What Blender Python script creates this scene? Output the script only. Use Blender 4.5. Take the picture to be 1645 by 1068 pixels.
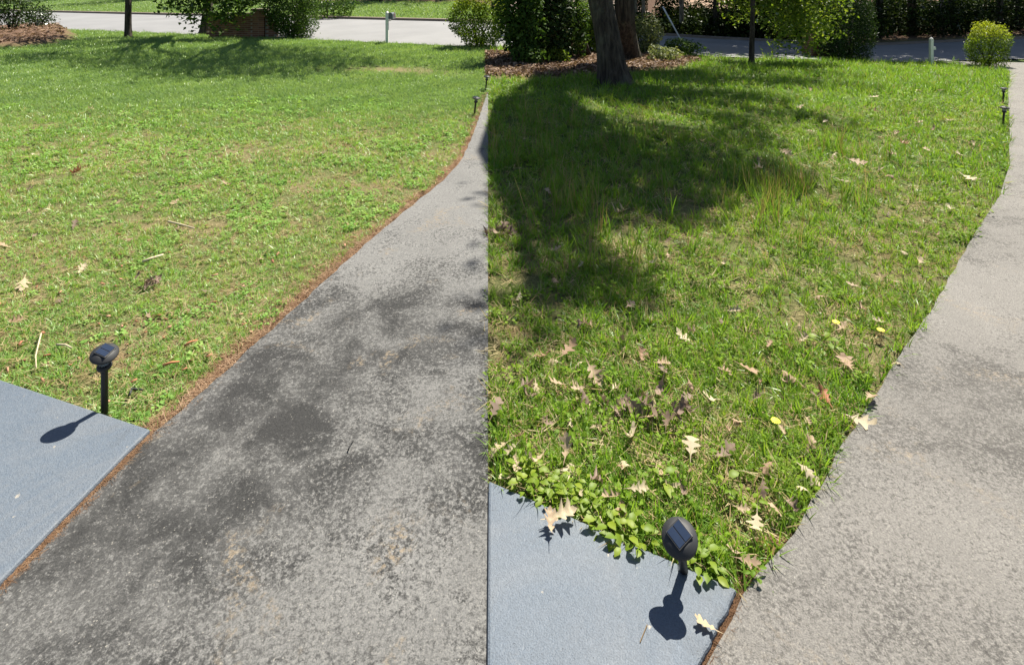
import bpy, math, random
import numpy as np
from mathutils import Vector, Matrix, Euler
for _o in list(bpy.data.objects): bpy.data.objects.remove(_o)
SC = bpy.context.scene; COL = SC.collection
R = math.radians
rng = np.random.default_rng(7); random.seed(7)

# ------------------------------------------------------------------ camera, sky, sun
H, F, YH, CX = 1.70, 900.0, -10.0, 822.5          # eye height, focal length in photo px, horizon row, centre column
cd = bpy.data.cameras.new('camera'); cam = bpy.data.objects.new('camera', cd); COL.objects.link(cam)
cd.sensor_fit = 'HORIZONTAL'; cd.sensor_width = 36.0; cd.lens = 36.0*F/1645.0
cd.shift_y = -(534.0-YH)/1645.0
cam.location = (0, 0, H); cam.rotation_euler = (R(90), 0, 0)
cd.clip_start = 0.05; cd.clip_end = 2000
SC.camera = cam
SUN_EL, SUN_AZ = 56.0, 35.0                       # azimuth: degrees to the right of straight ahead
wd = bpy.data.worlds.new('World'); SC.world = wd; wd.use_nodes = True
wn = wd.node_tree; bg = wn.nodes['Background']; bg.inputs['Strength'].default_value = 0.05
sky = wn.nodes.new('ShaderNodeTexSky'); sky.sky_type = 'NISHITA'; sky.sun_disc = False
sky.sun_elevation = R(SUN_EL); sky.sun_rotation = R(SUN_AZ)
wn.links.new(sky.outputs['Color'], bg.inputs['Color'])
sd = bpy.data.lights.new('sun', 'SUN'); sd.energy = 5.0; sd.angle = R(0.53); sd.color = (1, .94, .82)
sun = bpy.data.objects.new('sun', sd); COL.objects.link(sun)
sdir = Vector((math.sin(R(SUN_AZ))*math.cos(R(SUN_EL)), math.cos(R(SUN_AZ))*math.cos(R(SUN_EL)), math.sin(R(SUN_EL))))
sun.rotation_euler = sdir.to_track_quat('Z', 'Y').to_euler(); sun.location = sdir*60
SC.view_settings.view_transform = 'Standard'; SC.view_settings.look = 'None'
SC.view_settings.exposure = 1.15; SC.view_settings.gamma = 1.0
SC.render.engine = 'CYCLES'
SC.cycles.max_bounces = 4; SC.cycles.diffuse_bounces = 2; SC.cycles.transmission_bounces = 3; SC.cycles.transparent_max_bounces = 6

# ------------------------------------------------------------------ the lie of the land
def ss(v, a, b):
    t = np.clip((np.asarray(v, float)-a)/(b-a), 0, 1); return t*t*(3-2*t)
def road_near(x): return np.interp(x, [-60,-40,-20,-10.8,-4.1,-1.9,2,6.4,13.5,20,40,60], [43,34,25.5,21.9,18.9,17.9,17.3,17.5,19.5,21.7,30,39])
RW = 7.6
def road_far(x): return road_near(x)+RW
def zn(x): return np.interp(x, [-60,0,6.4,13.5,20,60], [0,0,-.30,-.72,-.85,-1.0])
def zf(x): return np.interp(x, [-60,-2,4,9,18,60], [.42,.37,.0,-.40,-1.0,-1.2])
def land(x, y):
    x = np.asarray(x, float); y = np.asarray(y, float)
    yn = road_near(x); yf = yn+RW
    t = np.clip((y-yn)/RW, 0, 1)
    z = zn(x)*ss(y, 4.0, 18.0) if False else zn(x)*ss(y/np.maximum(yn,1), .22, 1.0)
    z = np.where(y > yn, zn(x)+(zf(x)-zn(x))*t, z)
    b = np.maximum(y-yf, 0)
    left = 1-ss(x, -3, 4); right = ss(x, 15, 22)
    rise = left*.085*b + (1-left)*(1-right)*(-.085*np.minimum(b, 22)) + right*(.03*b)
    z = z + rise + .10*np.maximum(b-34, 0)
    return z
def gz(x, y): return float(land(x, y))
def px(u, v, dz=0.0):
    """ground point seen at photo column u, row v"""
    y = F*H/(v-YH)
    for _ in range(30):
        x = (u-CX)/F*y; y = .5*y+.5*F*(H-gz(x, y)-dz)/(v-YH)
    return Vector(((u-CX)/F*y, y, gz((u-CX)/F*y, y)+dz))
def at(u, v, y):
    """point at photo column u, row v, y metres ahead"""
    return Vector(((u-CX)/F*y, y, H-(v-YH)/F*y))
_lat = np.random.default_rng(3).random((64, 64))
def vnoise(x, y, s=1.0):
    x = np.asarray(x, float)/s; y = np.asarray(y, float)/s
    xi = np.floor(x).astype(int); yi = np.floor(y).astype(int); fx = x-xi; fy = y-yi
    fx = fx*fx*(3-2*fx); fy = fy*fy*(3-2*fy)
    a = _lat[xi % 64, yi % 64]; b = _lat[(xi+1) % 64, yi % 64]; c = _lat[xi % 64, (yi+1) % 64]; d = _lat[(xi+1) % 64, (yi+1) % 64]
    return (a*(1-fx)+b*fx)*(1-fy)+(c*(1-fx)+d*fx)*fy
def inpoly(x, y, poly):
    x = np.asarray(x); y = np.asarray(y); ins = np.zeros(x.shape, bool); n = len(poly)
    for i in range(n):
        x1, y1 = poly[i][0], poly[i][1]; x2, y2 = poly[(i+1) % n][0], poly[(i+1) % n][1]
        if y1 == y2: continue
        c = ((y1 > y) != (y2 > y)) & (x < (x2-x1)*(y-y1)/(y2-y1)+x1); ins ^= c
    return ins

# ------------------------------------------------------------------ materials
def new_mat(name):
    m = bpy.data.materials.new(name); m.use_nodes = True; nt = m.node_tree
    b = nt.nodes['Principled BSDF']; return m, nt, b
class N:
    def __init__(s, nt): s.nt = nt
    def n(s, t, **kw):
        x = s.nt.nodes.new(t)
        for k, v in kw.items():
            if k in x.inputs: 
                x.inputs[k].default_value = v
            else: setattr(x, k, v)
        return x
    def l(s, a, b): s.nt.links.new(a, b)
    def noise(s, scale, detail=4, rough=.55, vec=None, dist=0):
        x = s.n('ShaderNodeTexNoise', Scale=scale, Detail=detail, Roughness=rough, Distortion=dist)
        if vec is not None: s.l(vec, x.inputs['Vector'])
        return x.outputs['Fac']
    def ramp(s, fac, stops, interp='LINEAR'):
        x = s.n('ShaderNodeValToRGB'); r = x.color_ramp; r.interpolation = interp
        while len(r.elements) < len(stops): r.elements.new(.5)
        for e, (p, c) in zip(r.elements, stops):
            e.position = p; e.color = (*c, 1) if len(c) == 3 else c
        s.l(fac, x.inputs['Fac']); return x.outputs['Color']
    def mix(s, fac, a, b, mode='MIX'):
        x = s.n('ShaderNodeMix', data_type='RGBA', blend_type=mode)
        for v, i in ((fac, 0), (a, 6), (b, 7)):
            if hasattr(v, 'node'): s.l(v, x.inputs[i])
            else: x.inputs[i].default_value = v if i == 0 else ((*v, 1) if len(v) == 3 else v)
        return x.outputs[2]
    def math(s, op, a, b=0.0, clamp=False):
        x = s.n('ShaderNodeMath', operation=op, use_clamp=clamp)
        for v, i in ((a, 0), (b, 1)):
            if hasattr(v, 'node'): s.l(v, x.inputs[i])
            else: x.inputs[i].default_value = v
        return x.outputs[0]
    def rng(s, v, a, b, c=0., d=1.):
        x = s.n('ShaderNodeMapRange'); s.l(v, x.inputs[0])
        for i, k in enumerate((a, b, c, d)): x.inputs[i+1].default_value = k
        return x.outputs[0]
    def attr(s, name, kind='GEOMETRY', out='Fac'):
        return s.n('ShaderNodeAttribute', attribute_name=name, attribute_type=kind).outputs[out]
    def pos(s): return s.n('ShaderNodeNewGeometry').outputs['Position']
    def bump(s, h, strength, dist, bsdf):
        x = s.n('ShaderNodeBump', Strength=strength, Distance=dist); s.l(h, x.inputs['Height']); s.l(x.outputs[0], bsdf.inputs['Normal'])

def leaf_mat(name, stops, trans=.35, gloss=.12, kind='GEOMETRY', noise_scale=None, noise_amt=.5, rough=.45):
    """thin leaves and blades: diffuse + light coming through + a little sheen; colour by per-leaf tint and by place"""
    m = bpy.data.materials.new(name); m.use_nodes = True; nt = m.node_tree; g = N(nt)
    nt.nodes.remove(nt.nodes['Principled BSDF']); out = nt.nodes['Material Output']
    t = g.attr('tint', kind)
    if noise_scale:
        nz = g.noise(noise_scale, 3, .6, g.pos())
        t = g.math('ADD', g.math('MULTIPLY', t, 1-noise_amt), g.math('MULTIPLY', g.rng(nz, .3, .7), noise_amt))
    c = g.ramp(t, stops)
    d = g.n('ShaderNodeBsdfDiffuse'); g.l(c, d.inputs['Color'])
    tr = g.n('ShaderNodeBsdfTranslucent')
    tc = g.mix(1.0, c, (1.25, 1.2, .55), 'MULTIPLY'); g.l(tc, tr.inputs['Color'])
    gl = g.n('ShaderNodeBsdfGlossy', Roughness=rough)
    a = g.n('ShaderNodeMixShader'); a.inputs[0].default_value = trans; g.l(d.outputs[0], a.inputs[1]); g.l(tr.outputs[0], a.inputs[2])
    lw = g.n('ShaderNodeLayerWeight', Blend=.35)
    gf = g.math('MULTIPLY', lw.outputs['Fresnel'], gloss*2.2)
    b = g.n('ShaderNodeMixShader'); g.l(gf, b.inputs[0]); g.l(a.outputs[0], b.inputs[1]); g.l(gl.outputs[0], b.inputs[2])
    g.l(b.outputs[0], out.inputs['Surface']); return m

def plain(name, col, rough=.6, metal=0., var=.12, scale=6., bump=0., bscale=40.):
    m, nt, b = new_mat(name); g = N(nt); tc = g.n('ShaderNodeTexCoord').outputs['Object']
    nz = g.noise(scale, 5, .6, tc)
    c = g.mix(nz, tuple(v*(1-var) for v in col), tuple(min(1, v*(1+var)) for v in col))
    g.l(c, b.inputs['Base Color']); b.inputs['Roughness'].default_value = rough; b.inputs['Metallic'].default_value = metal
    if bump: g.bump(g.noise(bscale, 4, .6, tc), bump, .01, b)
    return m

def concrete(name, dark, light, tan, cover, y0, y1, wear, stains=()):
    """old concrete: dark algae film broken by pale worn specks, thicker in some places than others"""
    m, nt, b = new_mat(name); g = N(nt); p = g.pos()
    big = g.noise(.9, 3, .55, p, .6); mid = g.noise(4.2, 5, .65, p, .5); fine = g.noise(74, 7, .84, p, .3); grit = g.noise(170, 4, .8, p)
    sep = g.n('ShaderNodeSeparateXYZ'); g.l(p, sep.inputs[0])
    old = g.rng(sep.outputs['Y'], y0, y1, 0., wear)                      # the film is thickest beside the slab
    cov = g.math('ADD', g.math('ADD', g.math('MULTIPLY', g.math('SUBTRACT', big, .5), .45), g.math('MULTIPLY', g.math('SUBTRACT', mid, .5), .70)), old)
    cov = g.math('ADD', cov, cover)
    for (sx, sy, rx_, ry_, amt) in stains:                               # old damp / oil stains
        dx = g.math('DIVIDE', g.math('SUBTRACT', sep.outputs['X'], sx), rx_); dy = g.math('DIVIDE', g.math('SUBTRACT', sep.outputs['Y'], sy), ry_)
        rr = g.math('ADD', g.math('SQRT', g.math('ADD', g.math('MULTIPLY', dx, dx), g.math('MULTIPLY', dy, dy))), g.math('MULTIPLY', g.math('SUBTRACT', mid, .5), 1.1))
        cov = g.math('ADD', cov, g.rng(rr, 1.15, .25, 0., amt))
    v = g.math('ADD', g.math('SUBTRACT', fine, .5), g.math('MULTIPLY', cov, .42))
    sp = g.rng(v, -.045, .08)
    c = g.mix(sp, dark, light)
    c = g.mix(g.rng(mid, .40, .62, 0, .5), c, tuple(.45*a+.55*b_ for a, b_ in zip(dark, light)))
    tn = g.math('MULTIPLY', g.rng(g.noise(2.3, 3, .6, p, 1.), .59, .68), g.rng(g.noise(40, 6, .8, p), .51, .58))
    c = g.mix(g.math('MULTIPLY', tn, .8), c, tan)
    c = g.mix(1.0, c, g.ramp(g.rng(grit, .30, .70), [(0, (.55,.55,.55)), (.5, (1,1,1)), (1, (1.5,1.48,1.42))]), 'MULTIPLY')
    vo = g.n('ShaderNodeTexVoronoi', Scale=90.); g.l(p, vo.inputs['Vector'])
    peb = g.math('MULTIPLY', g.rng(vo.outputs['Distance'], .10, .22, 1., 0.), g.rng(g.noise(33, 2, .5, p), .55, .62))
    c = g.mix(g.math('MULTIPLY', peb, .8), c, (.36,.34,.30))
    g.l(c, b.inputs['Base Color']); b.inputs['Roughness'].default_value = .95; b.inputs['Specular IOR Level'].default_value = .2
    g.bump(g.math('ADD', g.math('MULTIPLY', fine, .7), g.math('MULTIPLY', grit, .5)), .7, .008, b)
    return m

M = {}
M['drive_dark'] = concrete('weathered_concrete', (.040,.040,.040), (.205,.203,.198), (.25,.20,.14), -.02, 1.9, 4.2, .22, [(-1.02,2.72,.7,.6,-.15), (-.5,2.95,.5,.45,-.12), (-1.1,1.95,.65,.65,-.10), (-.35,1.6,.6,.32,.16), (-.25,2.25,.35,.5,-.06)])
M['drive_pale'] = concrete('worn_concrete', (.090,.086,.081), (.225,.215,.202), (.27,.23,.18), .10, 1.4, 6., .05, [(1.75,2.35,.7,.5,-.16), (1.35,1.75,.45,.3,.14), (2.7,3.1,.8,.7,.14), (2.9,4.6,.8,1.2,-.14)])
def slab_mat():
    m, nt, b = new_mat('blue_grey_paint'); g = N(nt); p = g.pos()
    a = g.noise(1.6, 4, .6, p); f = g.noise(60, 5, .7, p); e = g.noise(230, 2, .6, p)
    c = g.ramp(a, [(.3, (.080,.104,.138)), (.7, (.108,.134,.168))])
    c = g.mix(g.rng(f, .40, .72, 0, .35), c, (.15,.165,.182))
    c = g.mix(g.math('MULTIPLY', g.rng(g.noise(4.5, 5, .7, p), .62, .72), .35), c, (.30,.28,.24))
    c = g.mix(g.rng(g.noise(26, 3, .6, p), .70, .74, 0, .6), c, (.42,.37,.29))
    st = g.rng(g.noise(1.3, 5, .7, p, .8), .46, .66, 0, .75); c = g.mix(st, c, (.155,.165,.178))
    c = g.mix(g.rng(g.noise(2.2, 6, .75, p, .5), .57, .66, 0, .5), c, (.075,.088,.105))
    vo = g.n('ShaderNodeTexVoronoi', Scale=70.); g.l(p, vo.inputs['Vector'])
    pores = g.math('MULTIPLY', g.rng(vo.outputs['Distance'], .08, .14, 1., 0.), g.rng(g.noise(19, 2, .5, p), .52, .6)); c = g.mix(g.math('MULTIPLY', pores, .7), c, (.03,.034,.04))
    c = g.mix(1.0, c, g.ramp(g.rng(e, .3, .7), [(0, (.84,.84,.84)), (.5, (1,1,1)), (1, (1.15,1.15,1.15))]), 'MULTIPLY')
    g.l(c, b.inputs['Base Color'])
    g.l(g.rng(f, .3, .7, .5, .78), b.inputs['Roughness'])
    g.bump(g.math('ADD', f, e), .5, .005, b); return m
M['slab'] = slab_mat()
def road_mat():
    m, nt, b = new_mat('old_asphalt'); g = N(nt); p = g.pos()
    a = g.noise(.5, 4, .6, p); f = g.noise(25, 5, .7, p)
    c = g.ramp(a, [(.3, (.20,.20,.205)), (.7, (.26,.26,.265))]); c = g.mix(g.rng(f, .3, .7, 0, .5), c, (.17,.17,.172))
    g.l(c, b.inputs['Base Color']); b.inputs['Roughness'].default_value = .85; g.bump(f, .3, .01, b); return m
M['road'] = road_mat()
def ground_mat():
    m, nt, b = new_mat('soil_and_thatch'); g = N(nt); p = g.pos()
    f = g.noise(70, 6, .75, p, .6); mid = g.noise(9, 5, .65, p)
    soil = g.ramp(f, [(.25, (.085,.05,.03)), (.5, (.23,.135,.08)), (.75, (.42,.30,.19))])
    thatch = g.ramp(f, [(.25, (.05,.045,.02)), (.5, (.19,.16,.08)), (.75, (.36,.30,.17))])
    green = g.ramp(f, [(.25, (.025,.045,.012)), (.55, (.075,.125,.03)), (.8, (.16,.20,.06))])
    mulch = g.ramp(f, [(.25, (.03,.018,.012)), (.5, (.13,.08,.055)), (.75, (.30,.21,.155))])
    c = g.mix(g.rng(g.math('ADD', g.attr('soil'), g.math('MULTIPLY', g.math('SUBTRACT', mid, .5), .8)), .35, .65), thatch, soil)
    c = g.mix(g.attr('green'), c, green)
    c = g.mix(g.attr('mulch'), c, mulch)
    g.l(c, b.inputs['Base Color']); b.inputs['Roughness'].default_value = 1.; b.inputs['Specular IOR Level'].default_value = .1
    g.bump(g.math('ADD', f, mid), .8, .02, b); return m
M['ground'] = ground_mat()
def bark_mat(name, a, b_, sx=14.):
    m, nt, b = new_mat(name); g = N(nt); tc = g.n('ShaderNodeTexCoord').outputs['Object']
    mp = g.n('ShaderNodeMapping'); mp.inputs['Scale'].default_value = (sx, sx, 2.2); g.l(tc, mp.inputs['Vector'])
    f = g.noise(1., 6, .7, mp.outputs[0], .6); l = g.noise(2.2, 4, .6, tc)
    c = g.ramp(f, [(.38, tuple(x*.3 for x in a)), (.5, a), (.64, b_)]); c = g.mix(g.rng(l, .55, .72, 0, .5), c, (.16,.17,.12))
    g.l(c, b.inputs['Base Color']); b.inputs['Roughness'].default_value = .95; g.bump(f, 1., .07, b); return m
M['bark'] = bark_mat('grey_brown_bark', (.05,.038,.028), (.10,.082,.064))
M['bark_warm'] = bark_mat('brown_bark', (.11,.07,.045), (.2,.14,.1))
M['bark_pale'] = bark_mat('pale_bark', (.20,.17,.14), (.36,.33,.28))
# grass blades: instanced tufts, tint comes with each tuft
M['mown'] = leaf_mat('mown_blades', [(0, (.14,.27,.06)), (.4, (.205,.375,.088)), (.75, (.30,.455,.125)), (1, (.42,.47,.19))], .42, .025, 'INSTANCER', 3.0, .35)
M['fine'] = leaf_mat('fine_turf_blades', [(0, (.165,.27,.095)), (.5, (.23,.36,.135)), (1, (.32,.42,.18))], .40, .025, 'INSTANCER', 1.2, .45)
M['long'] = leaf_mat('long_blades', [(0, (.095,.20,.022)), (.4, (.15,.29,.034)), (.75, (.235,.37,.055)), (1, (.35,.39,.12))], .48, .02, 'INSTANCER', 1.6, .40)
M['straw'] = leaf_mat('straw', [(0, (.24,.17,.09)), (.5, (.38,.30,.16)), (1, (.48,.41,.25))], .30, .0, 'INSTANCER')
M['weed'] = leaf_mat('weed_leaves', [(0, (.12,.22,.02)), (.5, (.19,.31,.03)), (1, (.27,.38,.05))], .48, .05, 'INSTANCER')
M['seedling'] = leaf_mat('seedling_leaves', [(0, (.17,.27,.02)), (1, (.28,.36,.03))], .5, .12, 'OBJECT')
M['needles'] = leaf_mat('pine_straw', [(0, (.13,.075,.045)), (.5, (.25,.155,.095)), (1, (.38,.27,.18))], .12, .0, 'INSTANCER')
M['chips'] = leaf_mat('bark_chips', [(0, (.22,.10,.06)), (.6, (.38,.17,.10)), (1, (.44,.28,.18))], .05, .05, 'INSTANCER')
# foliage
M['fol_dark'] = leaf_mat('dark_glossy_leaves', [(0, (.012,.028,.008)), (.6, (.035,.07,.016)), (1, (.075,.12,.028))], .28, .09)
M['fol_mid'] = leaf_mat('mid_green_leaves', [(0, (.028,.06,.014)), (.6, (.06,.12,.022)), (1, (.12,.19,.035))], .42, .05)
M['fol_bright'] = leaf_mat('bright_leaves', [(0, (.07,.13,.018)), (.6, (.15,.23,.028)), (1, (.25,.31,.045))], .5, .07)
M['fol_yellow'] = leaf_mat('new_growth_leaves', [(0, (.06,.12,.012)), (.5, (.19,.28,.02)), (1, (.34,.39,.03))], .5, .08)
M['fol_pale'] = leaf_mat('pale_leaves', [(0, (.10,.14,.05)), (.6, (.20,.24,.09)), (1, (.32,.34,.17))], .42, .12)
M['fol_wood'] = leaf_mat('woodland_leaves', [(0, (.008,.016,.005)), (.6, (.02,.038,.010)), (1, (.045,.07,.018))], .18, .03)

# ------------------------------------------------------------------ object helpers
def tag(o, label=None, cat=None, group=None, kind=None):
    if label: o['label'] = label
    if cat: o['category'] = cat
    if group: o['group'] = group
    if kind: o['kind'] = kind
    return o
def mesh(name, V, Fc, mats, smooth=False, mi=None):
    me = bpy.data.meshes.new(name); me.from_pydata([tuple(v) for v in V], [], [tuple(f) for f in Fc])
    for m in (mats if isinstance(mats, (list, tuple)) else [mats]): me.materials.append(m)
    if mi is not None: me.polygons.foreach_set('material_index', np.asarray(mi, np.int32))
    if smooth: me.polygons.foreach_set('use_smooth', np.ones(len(me.polygons), bool))
    me.update(); return me
def obj(name, me, parent=None, loc=None, rot=None, scale=None):
    o = bpy.data.objects.new(name, me); COL.objects.link(o)
    if parent is not None: o.parent = parent
    if loc is not None: o.location = loc
    if rot is not None: o.rotation_euler = rot
    if scale is not None: o.scale = (scale,)*3 if isinstance(scale, (int, float)) else scale
    return o
def empty(name, loc=(0,0,0), rot=(0,0,0), scale=1.0):
    o = bpy.data.objects.new(name, None); COL.objects.link(o); o.location = loc; o.rotation_euler = rot; o.scale = (scale,)*3
    o.empty_display_size = .1; return o
def copy_tree(o, parent=None):
    c = o.copy(); COL.objects.link(c)
    if parent is not None: c.parent = parent
    for ch in o.children: copy_tree(ch, c)
    return c
class MB:
    def __init__(s): s.V = []; s.F = []
    def box(s, c, d, rz=0.):
        n = len(s.V); ca, sa = math.cos(rz), math.sin(rz)
        for k in range(8):
            x = (d[0]/2)*(1 if k & 1 else -1); y = (d[1]/2)*(1 if k & 2 else -1); z = (d[2]/2)*(1 if k & 4 else -1)
            s.V.append((c[0]+x*ca-y*sa, c[1]+x*sa+y*ca, c[2]+z))
        s.F += [tuple(n+i for i in f) for f in ((0,2,3,1),(4,5,7,6),(0,1,5,4),(2,6,7,3),(0,4,6,2),(1,3,7,5))]; return s
    def lathe(s, prof, n=24, cap=True):
        b = len(s.V)
        for r, z in prof:
            for k in range(n): s.V.append((r*math.cos(2*math.pi*k/n), r*math.sin(2*math.pi*k/n), z))
        for i in range(len(prof)-1):
            for k in range(n): s.F.append((b+i*n+k, b+i*n+(k+1) % n, b+(i+1)*n+(k+1) % n, b+(i+1)*n+k))
        if cap: s.F += [tuple(b+k for k in reversed(range(n))), tuple(b+(len(prof)-1)*n+k for k in range(n))]
        return s
    def tube(s, P, rad, n=10, jit=0., cap=True):
        P = [Vector(p) for p in P]; b = len(s.V); up = Vector((.31, .93, .17))
        for i, p in enumerate(P):
            d = (P[min(i+1, len(P)-1)]-P[max(i-1, 0)]).normalized(); a = d.cross(up).normalized(); c = d.cross(a)
            r = rad[i] if hasattr(rad, '__len__') else rad
            for k in range(n):
                q = r*(1+jit*math.sin(k*2.4+i*.5)+jit*.6*math.sin(k*5.1)); t = 2*math.pi*k/n
                s.V.append(tuple(p+a*math.cos(t)*q+c*math.sin(t)*q))
        for i in range(len(P)-1):
            for k in range(n): s.F.append((b+i*n+k, b+i*n+(k+1) % n, b+(i+1)*n+(k+1) % n, b+(i+1)*n+k))
        if cap: s.F += [tuple(b+k for k in reversed(range(n))), tuple(b+(len(P)-1)*n+k for k in range(n))]
        return s
    def me(s, name, mat, smooth=False): return mesh(name, s.V, s.F, mat, smooth)
def bevel(o, w=.004, seg=2):
    b = o.modifiers.new('bevel', 'BEVEL'); b.width = w; b.segments = seg; b.limit_method = 'ANGLE'; return o

# ------------------------------------------------------------------ outlines measured off the plan
D1 = [px(*p) for p in [(250,700),(330,632),(400,567),(460,513),(530,448),(600,385),(660,335),(710,295),(740,262),(757,225),(768,195),(776,170),(783.3,150)]]
D2 = [px(*p) for p in [(1190,968),(1240,905),(1285,850),(1312,797),(1352,722),(1402,648),(1444,576),(1494,506),(1533,436),(1572,368),(1606,316),(1621,268),(1621,200),(1619,150),(1622,115)]]
J1a, J1b = px(0,960), px(250,700)
SEAM = (784-CX)/F                                  # the straight line where the mown and the unmown yard meet: X = SEAM*Y
def seam(y): return SEAM*np.maximum(y, 1.2)
def d1_left(y):
    ys = [p.y for p in D1]; xs = [p.x for p in D1]
    k = (J1b.x-J1a.x)/(J1b.y-J1a.y)
    return np.where(y < ys[0], J1b.x+k*(y-J1b.y), np.interp(y, ys, xs))
yo = [p.y for p in D2]; xo = [p.x for p in D2]
J2 = px(1140,1068)
def d2_left(y):
    k = (D2[0].x-J2.x)/(D2[0].y-J2.y)
    return np.where(y < yo[0], np.maximum(D2[0].x+k*(y-yo[0]), 0.02), np.interp(y, yo, xo))

# ------------------------------------------------------------------ ground
def lines(segs):
    out = []
    for a, b, st in segs: out += list(np.arange(a, b-1e-6, st))
    return np.array(out+[segs[-1][1]])
gx = lines([(-300,-60,30),(-60,-24,1.5),(-24,-8,.5),(-8,-3,.2),(-3,3,.08),(3,12,.25),(12,26,.5),(26,60,1.5),(60,300,30)])
gy = lines([(-40,-4,6),(-4,1,.5),(1,4,.08),(4,10,.16),(10,32,.33),(32,80,1.5),(80,600,40)])
GX, GY = np.meshgrid(gx, gy)
GZ = land(GX, GY)
in_road = (GY > road_near(GX)+.15) & (GY < road_far(GX)-.15)
in_d1 = (GX > d1_left(GY)+.05) & (GX < seam(GY)-.05) & (GY < D1[-1].y-.3)
in_d2 = (GX > d2_left(GY)+.08) & (GX < d2_left(GY)+3.1) & (GY < road_near(GX)+.2)
left = GX < seam(GY)
GZ = GZ + np.where((GY < 15) & ~in_d1 & ~in_d2, .025*(vnoise(GX, GY, .6)-.5)*ss(GY, 2.5, 4), 0)
GZ = np.where(GZ > -999, GZ - .14*in_road - .07*in_d1 - .07*in_d2, GZ)
# mulch beds
bedL = [px(*p) for p in [(-160,60),(-160,84),(0,80),(60,75),(104,66),(108,58),(88,46)]]
bedR = [px(*p) for p in [(780,88),(780,126),(850,128),(935,122),(1010,120),(1075,113),(1130,103),(1120,94),(1030,90),(900,84)]]
GZ = GZ + .28*np.where(inpoly(GX, GY, bedL), vnoise(GX, GY, 1.2)*.9+.4, 0) + .10*np.where(inpoly(GX, GY, bedR), vnoise(GX, GY, 1.), 0)
nv, nu = GX.shape
V = np.stack([GX, GY, GZ], -1).reshape(-1, 3)
ii = np.arange(nv*nu).reshape(nv, nu)
Fq = np.stack([ii[:-1,:-1], ii[:-1,1:], ii[1:,1:], ii[1:,:-1]], -1).reshape(-1, 4)
def fast_mesh(name, V, Fq, mats, smooth=False):
    me = bpy.data.meshes.new(name); V = np.asarray(V, np.float32); Fq = np.asarray(Fq, np.int32); k = Fq.shape[1]
    me.vertices.add(len(V)); me.vertices.foreach_set('co', V.ravel())
    me.loops.add(Fq.size); me.loops.foreach_set('vertex_index', Fq.ravel())
    me.polygons.add(len(Fq)); me.polygons.foreach_set('loop_start', np.arange(0, Fq.size, k, dtype=np.int32))
    me.polygons.foreach_set('loop_total', np.full(len(Fq), k, np.int32))
    for m in (mats if isinstance(mats, (list, tuple)) else [mats]): me.materials.append(m)
    if smooth: me.polygons.foreach_set('use_smooth', np.ones(len(Fq), bool))
    me.update(calc_edges=True); me.validate(); return me
gme = fast_mesh('ground', V, Fq, M['ground'], True)
def vattr(me, name, vals, dom='POINT'):
    a = me.attributes.new(name, 'FLOAT', dom); a.data.foreach_set('value', np.asarray(vals, np.float32).ravel())
edge1 = np.abs(GX-d1_left(GY))
soil = np.where(left, np.clip(1.1-edge1/(.02+.17*vnoise(GX*0+5, GY, .25)), 0, 1)*(GY < 9) + .45*ss(vnoise(GX, GY, .5), .5, .8)*(GY < 7), .25*ss(vnoise(GX, GY, .4), .55, .8)*(GY < 5))
far_turf = np.where(left, np.maximum(ss(GY, 6.2, 9.0), .55*ss(vnoise(GX, GY, .45), .25, .6)*(1-np.clip(1.3-edge1/.2, 0, 1))), np.maximum(ss(GY, 3.0, 6.0)*.9, .5*ss(vnoise(GX, GY, .4), .25, .6)))
worn = np.exp(-(((GX+2.6)/1.5)**2+((GY-12.4+.18*(GX+2.6))/.55)**2))
beyond = GY > road_far(GX)
green = np.clip(far_turf-worn*left, 0, 1); green = np.where(beyond, np.where(GX < 2, 1-ss(GY-road_far(GX), 7, 10), .25), green)
mul = np.clip(inpoly(GX, GY, bedL)*1.+inpoly(GX, GY, bedR)*1.+beyond*np.where(GX < 2, ss(GY-road_far(GX), 7, 10), ss(GY-road_far(GX), 1, 3)), 0, 1)
soil = soil+1.0*((np.abs(GX-d2_left(GY)) < .12) & (GY < 1.8)); green = green*(1-((np.abs(GX-d2_left(GY)) < .12) & (GY < 1.8)))
vattr(gme, 'soil', np.clip(soil+worn*.2, 0, 1)); vattr(gme, 'green', green*(1-mul)); vattr(gme, 'mulch', mul)
ground = obj('ground', gme); tag(ground, kind='structure')

def ribbon(name, ys, lf, rf, mat, dz, cols=6, thick=.12):
    V = []; Fc = []; n = cols+1
    for y in ys:
        a, b = float(lf(y)), float(rf(y))
        for k in range(n):
            x = a+(b-a)*k/cols; V.append((x, y, gz(x, y)+dz))
    m = len(ys)
    for i in range(m-1):
        for k in range(cols): Fc.append((i*n+k, i*n+k+1, (i+1)*n+k+1, (i+1)*n+k))
    loop = [k for k in range(n)]+[i*n+cols for i in range(1, m)]+[(m-1)*n+k for k in range(cols-1, -1, -1)]+[i*n for i in range(m-2, 0, -1)]
    b0 = len(V); V += [(V[j][0], V[j][1], V[j][2]-thick) for j in loop]
    for q in range(len(loop)): 
        q2 = (q+1) % len(loop); Fc.append((loop[q], b0+q, b0+q2, loop[q2]))
    return mesh(name, V, Fc, mat)
ys1 = sorted(set([-3,-1.5,0,.8]+list(np.arange(1.0, 4, .06))+list(np.arange(4, D1[-1].y, .15))+[p.y for p in D1]))
wob = lambda y: .006*math.sin(y*23)+.004*math.sin(y*61+1)
dme = ribbon('driveway', ys1, lambda y: d1_left(y)+.005+wob(y)*.8, lambda y: max(float(seam(y)), float(d1_left(y))+.012), M['drive_dark'], .022, 8)
o = obj('driveway', dme); tag(o, 'dark weathered concrete driveway narrowing along the mown lawn', kind='structure')
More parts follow.
